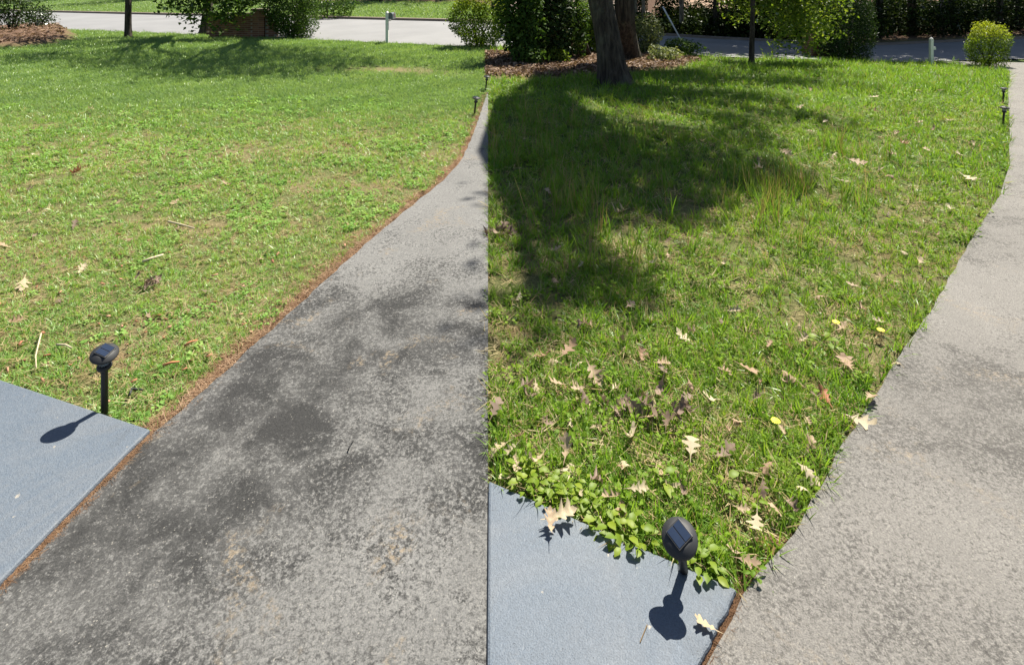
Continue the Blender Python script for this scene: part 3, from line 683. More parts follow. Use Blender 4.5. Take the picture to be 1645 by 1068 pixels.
# --- brick wall: piers and panels laid brick by brick
M['mortar'] = plain('mortar', (.33,.29,.25), .95)
def brick_mat():
    m, nt, b = new_mat('red_brick'); g = N(nt); oi = g.n('ShaderNodeObjectInfo'); p = g.pos(); f = g.noise(40, 4, .6, p)
    c = g.ramp(oi.outputs['Random'], [(0, (.16,.07,.042)), (.5, (.25,.115,.065)), (1, (.33,.165,.10))]); c = g.mix(g.rng(f, .3, .7, 0, .4), c, (.13,.065,.045))
    g.l(c, b.inputs['Base Color']); b.inputs['Roughness'].default_value = .9; g.bump(f, .4, .01, b); return m
M['brick'] = brick_mat()
bm_ = MB().box((0,0,0), (.205,.10,.062)); BR = bm_.me('brick', M['brick'])
def brick_wall(name, label, a, b, height, piers, each):
    a = Vector(a); b = Vector(b); L = (Vector((b.x, b.y, 0))-Vector((a.x, a.y, 0))).length; ang = math.atan2(b.y-a.y, b.x-a.x)
    root = empty(name, a, (0,0,ang)); tag(root, label, 'brick wall')
    core = MB().box((L/2, 0, height/2-.1), (L, .188, height+.18))
    for t in piers: core.box((t*L, 0, height/2), (.408, .408, height+.3))
    obj('mortar_core', core.me('mortar_core', M['mortar']), root)
    cap = MB(); [cap.box((t*L, 0, height+.17), (.52,.52,.07)) for t in piers]; cap.box((L/2, 0, height+.02), (L, .26, .05))
    bevel(obj('coping', cap.me('coping', M['kerb']), root), .01)
    allb = MB(); n = int(L/.215); course = .074
    spots = []
    for j in range(int(height/course)):
        for i in range(n+1):
            x = i*.215+(.1075 if j % 2 else 0)
            if any(abs(x-t*L) < .30 for t in piers) or x > L-.08: continue
            spots.append((x, -.052, .04+j*course, 0.))
    for t in piers:
        for j in range(int((height+.12)/course)):
            for dx in (-.108, .108): spots.append((t*L+dx*(1 if j % 2 else .97), -.162, .04+j*course, 0.))
            for dy in (-.05, .12): spots.append((t*L+.162, dy, .04+j*course, math.pi/2)); spots.append((t*L-.162, dy, .04+j*course, math.pi/2))
    if each:
        for (x, y, z, r) in spots: obj('brick', BR, root, (x, y+U(-.003,.003), z), (0, 0, r))
    else:
        for (x, y, z, r) in spots: allb.box((x, y, z), (.205,.10,.062), r)
        tag(obj('brick_courses', allb.me('brick_courses', M['brick']), root), kind='stuff')
    return root
a = at(338,61,21.1); b = at(446,62,21.3); a.z = gz(a.x, a.y); b.z = gz(b.x, b.y)
brick_wall('brick_wall', 'low red brick wall with a pier under the spreading tree', a, b, .92, [.74], True)
a = px(1346,101)+Vector((0,1.6,0)); b = px(1412,102)+Vector((0,1.6,0))
brick_wall('brick_wall', 'shaded brick wall beside the dark clipped evergreen', a, b, .85, [.0], False)

# --- right yard
t3 = px(989,136)
tree('oak_tree', 'thick leaning oak trunk rising from the unmown lawn edge', t3, at(930,-190,10.9), .255, .19,
     [(over(u, v, U(7.0,8.2)), (r, r*.95, .35), k) for u, v, r, k in [(915,264,.46,11),(990,266,.5,13),(1070,284,.5,12),(1132,298,.42,10),(1200,266,.42,9),(1232,304,.28,5),(898,228,.42,9),(880,300,.32,6),(1015,338,.42,10),(1108,338,.38,9),(915,334,.42,9),(1120,240,.45,9),(1180,226,.45,8),(945,302,.36,8),(872,372,.2,3),(905,440,.24,4),(882,478,.18,4),(960,470,.16,3)]], mid=[at(980,82,10.75), at(965,5,10.85)], per=37, leaf=.12, fol='fol_wood', spread=.17)
t4 = px(1012,96)
tree('oak_tree', 'upright dark oak trunk just behind the leaning oak', t4, at(992,-260,14.6), .27, .2,
     [(over(u, v, U(8.2,9.6)), (r, r*.9, .45), k) for u, v, r, k in [(880,152,.65,14),(945,160,.75,17),(1045,162,.8,20),(1130,154,.9,24),(1220,160,.85,20),(1296,196,.55,10),(1190,199,.6,11),(985,190,.3,3),(1322,138,.9,15),(1255,133,.9,18),(905,122,1.0,24),(1005,127,1.1,24),(1110,122,1.,18),(1180,114,1.,14),(1340,122,.8,9)]], mid=[at(1004,30,14.6)], per=36, leaf=.13, spread=.2)
t5 = px(950,92)
tree('understory_tree', 'thin dark trunk leaning left between the rhododendrons', t5, at(888,-60,15.2), .075, .05, [(at(870,-130,15.4), (1.3,1.2,.8), 14)], mid=[at(930,45,15.2)], fol='fol_mid', per=30)
t6 = px(1207,104)
low = boughs(at(1215,-70,16.9), [at(u, v, y) for u, v, y in [(1352,26,16.6),(1344,58,16.4),(1312,76,16.2),(1290,88,16.3),(1268,62,16.0),(1182,26,16.6),(1168,2,16.9),(1358,2,17.0),(1238,38,15.8),(1326,44,16.9),(1254,82,16.6),(1300,30,15.9),(1222,14,16.2),(1334,-6,16.4),(1280,4,17.3),(1200,34,17.2),(1318,60,17.2),(1276,40,17.0),(1296,64,16.7)]], 560, .16)
tree('dogwood_tree', 'small tree with bright drooping boughs in front of the street', t6, t6+Vector((.1,.1,2.5)), .075, .05, [(t6+Vector((.9,.2,3.3)), (1.7,1.5,.9), 26)], mid=[t6+Vector((.03,0,1.2))], fol='fol_bright', leaf=.12, per=30, extra=low)
b = px(1378,100); root = bush('evergreen_column', 'tall dark clipped evergreen between the small bright tree and the mailbox', b+Vector((0,.5,0)), (.80,.75,1.6), 12000, 'fol_dark', .07, zc=1.15, seed=9, lump=.06, depth=.4, stems=4)
b = px(1352,100); bush('evergreen_shrub', 'dark low shrub against the tall clipped evergreen', b+Vector((0,.5,0)), (.42,.5,.62), 2600, 'fol_dark', .07, seed=19, lump=.1, zc=.5)
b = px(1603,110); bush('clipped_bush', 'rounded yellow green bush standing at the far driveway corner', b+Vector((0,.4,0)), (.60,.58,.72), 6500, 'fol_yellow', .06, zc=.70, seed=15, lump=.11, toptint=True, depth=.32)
# rhododendrons and undergrowth behind the mulch bed
for k, (u, v, rx_, ry, rz, n, s, fol, lf, lab) in enumerate([
    (838,104,.60,.70,1.35,4600,21,'fol_mid',.13,'big dark rhododendron right beside the mown lawn'),
    (880,100,.75,.75,1.30,5000,22,'fol_dark',.13,'big dark rhododendron left of the thin leaning trunk'),
    (915,96,.62,.6,1.0,2600,23,'fol_mid',.12,'mid green rhododendron behind the thin leaning trunk'),
    (948,90,.55,.5,.80,1700,24,'fol_bright',.12,'bright leafy shrub just left of the leaning oak'),
    (1040,92,.52,.5,.62,2600,25,'fol_pale',.085,'feathery pale green shrub right of the upright oak'),
    (1070,104,.42,.4,.24,1100,26,'fol_pale',.075,'low pale shrub on the mulch beside the upright oak'),
    (1100,91,.62,.5,.28,1300,27,'fol_mid',.09,'low grey green shrub at the street end of the mulch'),
    (845,108,.45,.35,.30,700,28,'fol_mid',.10,'low fern like plant under the big rhododendrons'),
    (968,86,.55,.5,1.25,2600,31,'fol_mid',.11,'tall leafy shrub in the gap between the two oaks'),
    (925,84,.60,.5,1.3,2600,32,'fol_dark',.12,'dark rhododendron deep behind the thin leaning trunk'),
    (893,103,.38,.3,.22,500,29,'fol_bright',.09,'small bright plant on the mulch left of the leaning oak')]):
    b = px(u, v); bush('rhododendron' if k < 3 else 'garden_shrub', lab, b+Vector((0, ry*.6, 0)), (rx_,ry,rz), n, fol, lf, seed=s, lump=.2, depth=.6, up=.55)

# --- woods across the street
k = 0
spots = [(1485,60,'bark_warm',.26,'straight brown trunk across the street behind the right mailbox'),(1290,52,'bark',.16,'dark trunk across the street behind the bright small tree'),(1420,55,'bark',.2,'dark trunk across the street right of the clipped evergreen'),(1560,58,'bark',.17,'dark trunk across the street left of the far rounded bush'),(1640,56,'bark',.2,'dark trunk at the right end of the wood'),(1155,50,'bark',.16,'dark trunk across the street left of the small tree'),(1098,52,'bark_pale',.13,'slim pale trunk across the street beside the leaning wire'),(1022,42,'bark_pale',.12,'left of two slim pale trunks behind the feathery shrub'),(1034,44,'bark_pale',.10,'right of two slim pale trunks behind the feathery shrub'),
         (1230,52,'bark',.15,'dark trunk across the street behind the small tree trunk'),(1360,54,'bark',.2,'dark trunk across the street behind the tall clipped evergreen'),(1700,58,'bark',.22,'dark trunk past the right end of the wood'),(1530,54,'bark_pale',.11,'slim trunk deep in the wood right of the brown trunk')]
for u, v, mt, r, lab in spots:
    x = (u-CX)/F*31; x = (u-CX)/F*(float(road_far(x))+4.6); y = float(road_far(x))+U(3.8,5.6); b = Vector((x, y, gz(x, y))); hgt = U(9,12)
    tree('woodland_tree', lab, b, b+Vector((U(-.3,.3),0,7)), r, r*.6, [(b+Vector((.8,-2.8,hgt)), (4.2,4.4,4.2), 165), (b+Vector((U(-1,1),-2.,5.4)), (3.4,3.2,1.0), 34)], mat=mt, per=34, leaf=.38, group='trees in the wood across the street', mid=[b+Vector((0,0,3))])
for u, dd, r, lab in [(605,38,.26,'grey trunk at the wood edge across the left street'),(690,41,.11,'slim dark trunk right of the mailbox across the street'),(470,42,.2,'dark trunk at the wood edge behind the brick wall shrub'),(150,52,.25,'dark trunk at the wood edge behind the slim lawn tree'),(770,40,.2,'dark trunk at the wood edge behind the rounded bush'),(290,48,.2,'dark trunk at the wood edge behind the spreading tree')]:
    x = (u-CX)/F*dd; b = Vector((x, dd, gz(x, dd)))
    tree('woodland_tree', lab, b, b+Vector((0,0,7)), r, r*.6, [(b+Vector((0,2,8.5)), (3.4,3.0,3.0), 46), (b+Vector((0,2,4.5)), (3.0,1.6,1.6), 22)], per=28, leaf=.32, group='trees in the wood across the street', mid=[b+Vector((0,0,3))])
# undergrowth of the wood: one mass
U1 = []
for i in range(260):
    x = U(10, 50); y = float(road_far(x))+(U(2.6, 7) if i % 2 else U(5, 18)); z = gz(x, y); U1.append(shell(300, (x, y, z+.9), (U(1.0,1.9), U(.8,1.3), U(.9,2.0)), .2, .6, z, i)[0])
for i in range(60):
    x = U(1.5, 12); y = float(road_far(x))+U(3.5, 10); z = gz(x, y); U1.append(shell(300, (x, y, z+.5), (U(.9,1.7), U(.8,1.3), U(.5,.9)), .2, .6, z, i)[0])
for i in range(110):
    x = U(-60, 3); y = float(road_far(x))+U(10.5, 22); z = gz(x, y); U1.append(shell(260, (x, y, z+.8), (U(1.2,2.4), U(.9,1.5), U(1.0,2.2)), .2, .6, z, i)[0])
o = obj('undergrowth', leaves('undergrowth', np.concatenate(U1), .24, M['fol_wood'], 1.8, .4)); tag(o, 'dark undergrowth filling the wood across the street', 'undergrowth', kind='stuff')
C = np.concatenate([clumps((x, float(road_far(x))+U(24,34), U(4,9)), (4.5,3,4.2), 16, 26, .8)[1] for x in np.arange(-70, 75, 4.2)])
o = obj('distant_wood', leaves('distant_wood', C, .5, M['fol_wood'], 1.7, .4)); tag(o, 'far mass of dark trees behind the street', 'wood', kind='stuff')

for u, dd, r, h, lab in [(1172,33,1.5,2.6,'dark conifer across the street right of the cream house'),(1078,34,1.0,2.6,'dark conifer across the street left of the cream house'),(1225,31,1.5,2.3,'broad dark conifer across the street behind the small tree'),(1018,33,.9,2.4,'dark conifer across the street behind the upright oak'),(1120,36,.9,1.3,'low dark conifer under the cream house wall')]:
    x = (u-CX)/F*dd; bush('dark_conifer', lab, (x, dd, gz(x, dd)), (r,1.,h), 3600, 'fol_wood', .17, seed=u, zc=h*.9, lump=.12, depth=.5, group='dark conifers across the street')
# --- houses glimpsed between the trunks
M['roof'] = plain('roof_shingles', (.34,.26,.225), .9, 0, .25, 4., .5, 20)
M['roof_tan'] = plain('tan_roof_shingles', (.36,.24,.16), .9, 0, .25, 4., .5, 20)
M['wall_dark'] = plain('brown_siding', (.12,.09,.07), .85)
M['wall_yellow'] = plain('cream_siding', (.55,.44,.27), .8)
M['frame'] = plain('white_frame', (.75,.76,.78), .5)
gm, gt, gb = new_mat('window_glass'); gb.inputs['Base Color'].default_value = (.28,.34,.42,1); gb.inputs['Roughness'].default_value = .08; M['glass'] = gm
def house(label, c, w, d, h, rise, wall, roof, wins, doorx):
    c = Vector(c); root = empty('house', c); tag(root, label, 'house')
    obj('wall', MB().box((0, d/2, h/2-.4), (w, d, h+.8)).me('wall', wall), root)
    e = .5; V = [(-w/2-e, -e, h), (w/2+e, -e, h), (w/2+e, d+e, h), (-w/2-e, d+e, h), (-w/2+1.6, d/2, h+rise), (w/2-1.6, d/2, h+rise)]
    V += [(v[0], v[1], h-.16) for v in V[:4]]
    obj('roof', mesh('roof', V, [(0,1,5,4),(1,2,5),(2,3,4,5),(3,0,4),(0,6,7,1),(1,7,8,2),(2,8,9,3),(3,9,6,0),(6,9,8,7)], roof), root)
    for x, z, ww, wh in wins:
        f = obj('window', MB().box((x, -.03, z), (ww+.16, .08, wh+.16)).me('window', M['frame']), root)
        obj('pane', MB().box((x, -.085, z), (ww, .03, wh)).me('pane', M['glass']), f)
    dr = obj('door', MB().box((doorx, -.03, 1.0), (.95, .07, 2.05)).me('door', M['frame']), root)
    return root
x = 4.2; y = 37.5; house('brown house with a pinkish roof glimpsed behind the rhododendrons', (x, y, .42-2.35), 9, 7, 2.35, 1.6, M['wall_dark'], M['roof'], [(.95,1.75,.9,.9),(-2.6,1.5,1.2,1.1)], -1.)
x = 15.2; y = 43; house('cream house with a tan roof glimpsed behind the leaning wire', (x, y, .55-2.4), 4.6, 6, 2.4, 1.7, M['wall_yellow'], M['roof_tan'], [(.9,1.4,.9,1.1)], -1.3)

# --- leaning guy wire with its pale sleeve
p0, p1 = px(1099,72), at(1062,6,23)
p0 = Vector(at(1099,70,21.5)); p0.z = gz(p0.x, p0.y)
root = empty('guy_wire', p0); tag(root, 'pale sleeved guy wire slanting beside the cream house', 'guy wire')
v = (at(1064,10,21.5)-p0); obj('sleeve', MB().tube([(0,0,-.05), tuple(v*.98)], .028, 8).me('sleeve', M['frame'], True), root)
obj('cable', MB().tube([tuple(v*.97), tuple(v*4.2)], .010, 6).me('cable', M['bark'], True), root)

# ------------------------------------------------------------------ mailboxes
M['white_paint'] = plain('white_paint', (.78,.77,.74), .55, 0, .08, 8)
M['grey_metal'] = plain('grey_painted_metal', (.13,.145,.165), .45, .3)
def mailbox(label, p, s, side, box=True):
    root = empty('mailbox', p); tag(root, label, 'mailbox')
    b = MB().box((0,0,.5*s), (.095,.095,1.06*s)); b.lathe([(.066,1.03*s),(.066,1.06*s),(.002,1.12*s)], 4)
    bevel(obj('post', b.me('post', M['white_paint']), root), .006)
    obj('arm', MB().box((side*.02 if box else .06,.16 if box else 0.,.80*s if box else .68*s), (.07,.42,.07) if box else (.16,.06,.10)).me('arm', M['white_paint']), root)
    if not box: return root
    V = []; n = 9
    for y in (-.02, .46):
        V += [(-.085, y, 0), (.085, y, 0)]+[(.085*math.cos(math.pi*k/n), y, .13+.085*math.sin(math.pi*k/n)) for k in range(n+1)]
    m = n+3; Fc = [tuple(range(m))[::-1], tuple(range(m, 2*m))]+[(i, (i+1) % m, m+(i+1) % m, m+i) for i in range(m)]
    o = obj('box', mesh('box', V, Fc, M['grey_metal']), root, (side*.105,.0,.84*s)); 
    obj('flag', MB().box((side*.20,.2,.98*s), (.012,.05,.16)).me('flag', M['brick']), root)
    return root
mailbox('white post mailbox with a grey box in front of the left street', px(622,71.5), 1.0, 1)
mailbox('slim white mailbox post in front of the shaded street beside the far rounded bush', px(1496,106), .86, 0, False)

# ------------------------------------------------------------------ solar path lights
M['black_plastic'] = plain('black_plastic', (.014,.014,.015), .55, 0, .25, 30)
M['dull_plastic'] = plain('dusty_black_plastic', (.022,.023,.025), .62, 0, .35, 14)
M['cell'] = plain('solar_cell', (.018,.03,.06), .22, 0, .3, 30)
M['cell_frame'] = plain('panel_frame', (.014,.015,.017), .4)
lm, lt, lbs = new_mat('clear_lens'); lbs.inputs['Base Color'].default_value = (.25,.27,.27,1); lbs.inputs['Roughness'].default_value = .25; lbs.inputs['Transmission Weight'].default_value = .6; M['lens'] = lm
def path_light(label, base, h=.29, tilt=(0,0), turn=.785, s=1.0, hs=1.0, nod=(0,0)):
    root = empty('path_light', base, (tilt[0], tilt[1], 0), s); tag(root, label, 'path light', 'solar path lights')
    zc = h-.030
    obj('pole', MB().lathe([(.0125,-.05),(.0125,zc-.070),(.0135,zc-.068),(.0135,zc-.062)], 16).me('pole', M['black_plastic'], True), root)
    obj('collar', MB().lathe([(.013,zc-.062),(.022,zc-.058),(.027,zc-.050),(.027,zc-.044),(.024,zc-.039),(.021,zc-.038)], 24).me('collar', M['black_plastic'], True), root)
    obj('lens', MB().lathe([(.020,zc-.041),(.023,zc-.020),(.030,zc-.004)], 24).me('lens', M['lens'], True), root)
    cap = obj('cap', MB().lathe([(.028,-.008),(.052,-.002),(.057,.003),(.057,.006),(.054,.010),(.040,.018),(.034,.0205)], 40).me('cap', M['dull_plastic'], True), root, (0,0,zc), (nod[0],nod[1],0), (hs,hs,1))
    q = .062
    pn = obj('solar_panel', MB().box((0,0,zc*0+.0215), (q,q,.005)).me('solar_panel', M['cell_frame']), cap, None, (0,0,turn)); bevel(pn, .0015)
    for sx in (-1, 1): obj('cell', MB().box((sx*q*.225, 0, zc*0+.0245), (q*.40, q*.86, .0016)).me('cell', M['cell']), pn)
    return root
path_light('black solar path light at the corner of the mown lawn', px(168,668), .285, (R(3),R(2.)), R(81), 1.0, .86, (R(9),R(13)))
path_light('tilted black solar path light at the corner of the overgrown lawn', px(1100,928), .222, (R(20),R(-11)), R(28), 1.0, .86)
path_light('black solar path light beside the narrow end of the dark driveway', px(762,186), .27, (0,R(6)), .6)
path_light('partly hidden solar path light furthest along the dark driveway', px(780,146), .27, (0,R(6)), .6)
path_light('nearer of two small path lights beside the far right driveway', px(1611,203), .27, (0,R(5)), .6)
path_light('farther of two small path lights beside the far right driveway', px(1611,166), .27, (0,R(4)), .6)

# ------------------------------------------------------------------ fallen oak leaves
def dead_mat(name, stops):
    m, nt, b = new_mat(name); g = N(nt); oi = g.n('ShaderNodeObjectInfo'); tc = g.n('ShaderNodeTexCoord').outputs['Object']
    c = g.ramp(oi.outputs['Random'], stops); c = g.mix(g.rng(g.noise(40, 4, .6, tc), .45, .75, 0, .5), c, (.22,.13,.07))
    g.l(c, b.inputs['Base Color']); b.inputs['Roughness'].default_value = .7
    out = nt.nodes['Material Output']; t = g.n('ShaderNodeBsdfTranslucent'); g.l(c, t.inputs['Color']); x = g.n('ShaderNodeMixShader'); x.inputs[0].default_value = .22
    g.l(b.outputs[0], x.inputs[1]); g.l(t.outputs[0], x.inputs[2]); g.l(x.outputs[0], out.inputs['Surface']); return m
M['leaf_tan'] = dead_mat('dry_tan_leaf', [(0, (.30,.18,.11)), (.5, (.40,.28,.18)), (1, (.47,.37,.24))])
M['leaf_pale'] = dead_mat('pale_leaf', [(0, (.46,.37,.23)), (1, (.54,.46,.31))])
M['leaf_red'] = dead_mat('rust_leaf', [(0, (.42,.14,.07)), (1, (.48,.2,.1))])
M['leaf_grey'] = dead_mat('dull_brown_leaf', [(0, (.16,.11,.08)), (1, (.27,.19,.14))])
def oak_leaf(seed, curl, fold):
    r = random.Random(seed)
    prof = [(-.28,.008),(0,.02),(.10,.04),(.17,.17),(.23,.19),(.28,.07),(.36,.10),(.44,.30),(.50,.31),(.55,.10),(.62,.12),(.70,.26),(.76,.24),(.80,.09),(.87,.13),(.93,.08),(1,.005)]
    V = []; Fc = []
    if seed > 16: prof = [(t, w*r.uniform(.45,1.15)) for t, w in prof[:r.randint(11, 17)]]
    for t, w in prof:
        wl, wr = w*r.uniform(.75,1.2), w*r.uniform(.75,1.2); sk = .06*(w > .16)
        zc = curl*(t-.4)**2 + .03*math.sin(t*7+seed)
        V += [(t+sk, wl, zc+fold*wl*wl*2.5+fold*wl*.5), (t, 0, zc), (t+sk, -wr, zc+fold*wr*wr*2.5+fold*wr*.4*r.uniform(.3,1.6))]
    for i in range(len(prof)-1):
        a = i*3; Fc += [(a,a+1,a+4,a+3), (a+1,a+2,a+5,a+4)]
    return [(x-.4, y, z) for x, y, z in V], Fc
LM = {}
for mt in ('leaf_tan','leaf_pale','leaf_red','leaf_grey'):
    LM[mt] = [mesh('oak_leaf', *oak_leaf(s, c, f), M[mt], True) for s, c, f in ((1,.15,.2),(2,.45,.4),(3,-.3,.3),(4,.7,.55),(5,.2,.6),(6,.5,.1),(17,1.1,.9),(18,-.7,1.2),(19,.3,.15),(20,1.4,.5),(21,.1,1.6))]
def drop(u, v, size, mt, label, group=None, var=None, lift=.035, flip=None, name='oak_leaf', cat='leaf'):
    p = px(u, v, 0)
    o = obj(name, LM[mt][random.randrange(len(LM[mt])) if var is None else var], None, p+Vector((0,0,lift*U(.8,1.25))), (R(U(-28,28)), R(U(-28,28)) + (math.pi if random.random() < .3 else 0), U(0,6.28)), (size*U(.8,1.15), size*U(.7,1.25), size))
    tag(o, label, cat, group); return o
GR = 'dry oak leaves strewn in the unmown grass'; LB = 'dry tan oak leaf lying in the unmown grass'
def where(u, v):
    if v < 330: return 'small dry leaf on the sunlit far part of the unmown lawn', 'leaves on the far unmown lawn'
    if v < 520 and u < 1130: return 'dry leaf in grass along the lower edge of the tree shade', 'leaves at the tree shade'
    if v < 520: return 'dry leaf in sunlit grass beside the upper bend of the pale driveway', 'leaves by the driveway bend'
    if u > 1150: return 'dry leaf in the sunlit grass nearest the lower pale driveway', 'leaves by the lower pale driveway'
    return 'dry oak leaf in the unmown grass around the dead leaf clump', 'leaves around the dead leaf clump'
named = [(917,774,.105,'leaf_pale','large cream lobed oak leaf near the left end of the right blue slab',.05),(1385,688,.115,'leaf_pale','cream lobed oak leaf lying on the pale driveway edge',.034),(1327,655,.105,'leaf_red','rust red oak leaf in the grass beside the pale driveway',.05),
         (912,582,.10,'leaf_tan','star shaped tan oak leaf in half shade beyond the long curled leaf',.06),(875,589,.10,'leaf_tan','long curled tan leaf standing in the shaded grass edge',.06),(939,653,.075,'leaf_grey','dull brown leaf in grass left of the dead leaf clump',.05),
         (1110,740,.10,'leaf_pale','broad pale oak leaf above the tilted path light',.05),(1012,721,.085,'leaf_pale','upright pale oak leaf below the dead leaf clump',.05),(1162,746,.10,'leaf_grey','greyish brown oak leaf right of the broad pale leaf',.04),
         (861,765,.085,'leaf_tan','pinkish tan leaf left of the large cream leaf',.05),(954,619,.10,'leaf_tan','long folded tan leaf in grass at the shade edge',.06),(846,640,.08,'leaf_grey','brown leaf in shade near the straight lawn seam',.05),
         (1270,621,.12,'leaf_tan','long bleached oak leaf in sunlit grass toward the pale driveway',.05),(1199,611,.095,'leaf_tan','round curled tan leaf in the middle of the sunlit grass',.05),(1361,603,.12,'leaf_tan','narrow upright tan leaf close to the pale driveway edge',.05),
         (1215,862,.09,'leaf_pale','pale twisted leaf in grass right of the tilted path light',.04),(1439,592,.07,'leaf_pale','small cream leaf lying across the pale driveway edge',.036),(986,826,.065,'leaf_tan','small orange tan leaf among weeds left of the path light',.05),
         (1286,294,.14,'leaf_tan','orange tan leaf in seeding grass at the shade edge',.06),(996,352,.15,'leaf_tan','tan leaf heap piece in the dark shaded grass',.05),(1297,780,.075,'leaf_pale','pale leaf in grass just left of the pale driveway bend',.05),(1299,735,.08,'leaf_tan','tan star leaf in grass close by the pale driveway',.05)]
for u, v, s, mt, lab, lf in named: drop(u, v, s, mt, lab, None, None, lf)
pts = [(894,636),(796,679),(1063,602),(1067,614),(1160,610),(1257,631),(1044,686),(910,747),(1260,718),(804,735),(831,724),(1073,798),(1316,488),(1398,658),(1415,534),(895,409),(1072,419),(1073,394),(1048,436),(932,438),(891,461),(834,490),(1082,481),(1012,503),(932,537),(1245,412),(1269,372),(1164,436),(1178,517),(881,318),
       (1526,344),(1426,354),(1451,415),(1414,456),(1371,473),(1440,223),(1478,433),(1505,392),(1474,383),(1440,470),(1330,430),(1210,360),(1100,560),(1000,560),(1030,590),(1140,660),(1235,575),(1215,660),(1180,690),(960,700),(880,700),(1225,810),(1250,840),(1200,930),(1180,915),(1235,770),(1290,560),(1350,540),(1385,515),(930,600),(990,640),(1110,640)]
for i, (u, v) in enumerate(pts):
    dd = F*H/(v-YH); drop(u, v, U(.055,.085)*max(1, dd/4.2), random.choice(['leaf_tan','leaf_tan','leaf_tan','leaf_grey','leaf_pale']), *where(u, v), None, .05)
for i in range(46):
    u, v = U(800,1330), U(520,880); q = px(u, v)
    if inpoly(np.array([q.x]), np.array([q.y]), lawnR)[0]: drop(u, v, U(.035,.07), random.choice(['leaf_tan','leaf_tan','leaf_pale','leaf_grey']), *where(u, v), None, .045)
for i in range(34):
    u, v = U(1180,1590), U(112,300); q = px(u, v)
    if inpoly(np.array([q.x]), np.array([q.y]), lawnR)[0]: drop(u, v, U(.10,.17), random.choice(['leaf_tan','leaf_pale','leaf_tan']), *where(u, v), None, .06)
# leaves on the mown side
GL = 'small dry leaves on the mown lawn'; LL = 'small dry leaf lying on the mown lawn'
drop(124,280,.15,'leaf_red','rust coloured leaf alone on the mown lawn at left',None,None,.03)
drop(38,461,.13,'leaf_pale','large bleached leaf on the mown lawn at the far left',None,0,.03)
for (u, v) in [(93,489),(97,451),(328,474),(295,508),(228,339),(48,342),(46,307),(282,329),(119,369),(56,383),(290,369),(146,179),(240,515),(130,440),(30,520),(190,330),(370,300),(420,420),(70,430),(10,400),(205,390),(300,225),(520,250),(60,250)]:
    dd = F*H/(v-YH); drop(u, v, U(.055,.085)*max(1, dd/3.6), random.choice(['leaf_tan','leaf_pale','leaf_tan','leaf_grey']), LL, GL, None, .022)
# curled leaves on the right slab, with their stalks
for (u, v, s, mt, var, lab, rz) in [(900,838,.095,'leaf_pale',4,'curled yellowish oak leaf resting on the slab edge below the weeds',.2),(884,852,.07,'leaf_tan',3,'folded tan leaf propped on the slab beside the yellowish leaf',1.6),(1136,1010,.062,'leaf_pale',8,'small curled leaf lying alone on the right blue slab',2.6)]:
    p = px(u, v, .036); o = obj('oak_leaf', LM[mt][var], None, p+Vector((0,0,.022 if u < 1000 else .010)), (R(12), R(-8), rz), s); tag(o, lab, 'leaf')
p = px(1034,1018,.036); o = obj('pine_needle', MB().tube([(-.014,-.02,.002),(.014,.02,.002)], .0012, 5).me('pine_needle', M['straw']), None, p); tag(o, 'short tan needle lying in the path light shadow', 'needle')

# clumps of dead leaves: heap > leaf
def heap(label, u, v, n, spread, mt, size):
    p = px(u, v); root = empty('leaf_heap', p); tag(root, label, 'leaf heap')
    for i in range(n): obj('leaf', random.choice(LM[mt]), root, (random.gauss(0, spread), random.gauss(0, spread*.8), U(.02,.06)), (U(-.9,.9), U(-.9,.9), U(0,6.28)), size*U(.7,1.2))
heap('dark clump of dead leaves on the mown lawn', 240, 466, 16, .045, 'leaf_grey', .055)
heap('grey brown clump of dead leaves in the middle of the unmown grass', 1046, 672, 20, .085, 'leaf_grey', .085)
heap('brown leaf heap in shade beside the straight lawn seam', 806, 382, 12, .07, 'leaf_grey', .12)
# twigs
def twig(label, pix, r, mt='stick', group=None):
    P = [px(*q) for q in pix]; b = P[0]; o = obj('twig', MB().tube([tuple(q-b+Vector((0,0,.028+.006*math.sin(i*2)))) for i, q in enumerate(P)], [r*(1-.5*i/len(P)) for i in range(len(P))], 7, .1).me('twig', M[mt], True), None, b); tag(o, label, 'twig', group)
M['stick'] = plain('bleached_wood', (.50,.42,.29), .9, 0, .3, 60)
M['orange_bark'] = plain('orange_bark', (.42,.17,.08), .9, 0, .3, 60) if True else bark_mat('orange_bark', (.36,.14,.07), (.5,.25,.14))
twig('bleached stick on the mown lawn above the dark leaf clump', [(229,428),(244,423),(262,415)], .009, 'stick')
twig('bent grey twig on the mown lawn left of the path light', [(66,545),(62,562),(57,580),(58,600)], .004, 'stick')
twig('orange bark stick nearest the driveway edge', [(296,565),(306,560),(317,554)], .006, 'orange_bark')
twig('rust bark stick right of the near path light', [(262,597),(275,594),(288,589)], .006, 'orange_bark')
twig('brown twig left of the near path light', [(91,563),(105,565),(116,567)], .005, 'stick')
twig('thin pale stick lying far across the mown lawn', [(270,362),(290,368),(312,372)], .007, 'stick')
twig('short black twig lying on the dark driveway', [(559,736),(563,728),(567,719)], .003, 'black_plastic')
twig('curled black strip of bark right of the near path light', [(207,646),(212,637),(222,634),(229,636)], .005, 'black_plastic')

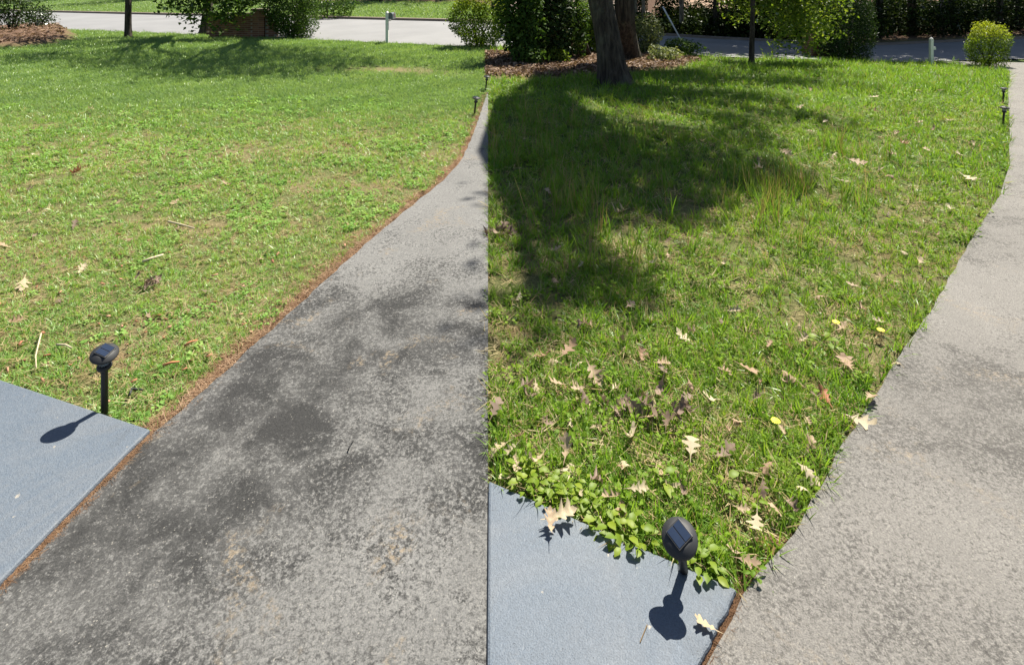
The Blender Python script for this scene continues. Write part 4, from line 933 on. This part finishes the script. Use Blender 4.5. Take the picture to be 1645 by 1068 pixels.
# ------------------------------------------------------------------ weeds at the slab edge: plant > leaf
Vv, Ff, mi = [], [], []; oval(Vv, Ff, mi, (0,0,0), 0, 1., .62, .15, 0); WL = mesh('leaf', Vv, Ff, M['seedling'], True)
def weed(label, p, n, L, spread, group=None):
    root = empty('broadleaf_weed', p); tag(root, label, 'weed', group)
    for i in range(n):
        a = i*2.4+U(-.3,.3); r = spread*math.sqrt((i+.4)/n); z = .03+.035*(1-i/n)+U(-.008,.01)
        l = obj('leaf', WL, root, (r*math.cos(a), r*math.sin(a), z), (U(-.25,.25), U(-.35,.1), a+U(-.4,.4)), L*U(.7,1.2)); l['tint'] = random.random()
    b = MB(); [b.tube([(0,0,-.01), (spread*.4*math.cos(t), spread*.4*math.sin(t), .04)], .0018, 5) for t in (0,2.1,4.2)]
    obj('stem', b.me('stem', M['bark_warm']), root)
weed('bright two leaved seedling above the tilted path light', px(1066,790), 3, .05, .015)
weed('small bright seedling in grass right of the tilted path light', px(1168,795), 3, .042, .012)
weed('bright leafy seedling in the sunlit grass near the pale driveway', px(1322,565), 8, .05, .06)
for (u, v) in [(835,780),(862,785),(880,800),(905,815),(925,800),(940,825),(955,845),(972,858),(990,872),(1005,885),(915,830),(848,798),(1030,890),(1012,865),(1120,930),(1135,925)]:
    weed('light green broadleaf weed along the edge of the right blue slab', px(u, v), random.randint(8, 12), U(.028,.04), U(.035,.05), 'weeds along the slab edge')
# yellow flowers
M['yellow'] = plain('yellow_petals', (.85,.72,.02), .6)
for (u, v, lab) in [(1415,549,'yellow flower close to the pale driveway edge'),(1246,700,'yellow flower alone in the grass right of the leaf clump'),(1343,536,'small yellow flower above the bright leafy seedling')]:
    root = empty('yellow_flower', px(u, v)); tag(root, lab, 'flower')
    obj('stem', MB().tube([(0,0,-.01),(.003,0,.055)], .0014, 5).me('stem', M['bark_warm']), root)
    b = MB()
    for k in range(14):
        t = k*6.283/14; n0 = len(b.V); c, s_ = math.cos(t), math.sin(t)
        b.V += [(.002*c-.002*s_, .002*s_+.002*c, .056), (.015*c-.003*s_, .015*s_+.003*c, .060), (.018*c, .018*s_, .0595), (.015*c+.003*s_, .015*s_-.003*c, .060), (.002*c+.002*s_, .002*s_-.002*c, .056)]
        b.F.append(tuple(n0+i for i in range(5)))
    obj('petals', b.me('petals', M['yellow']), root)
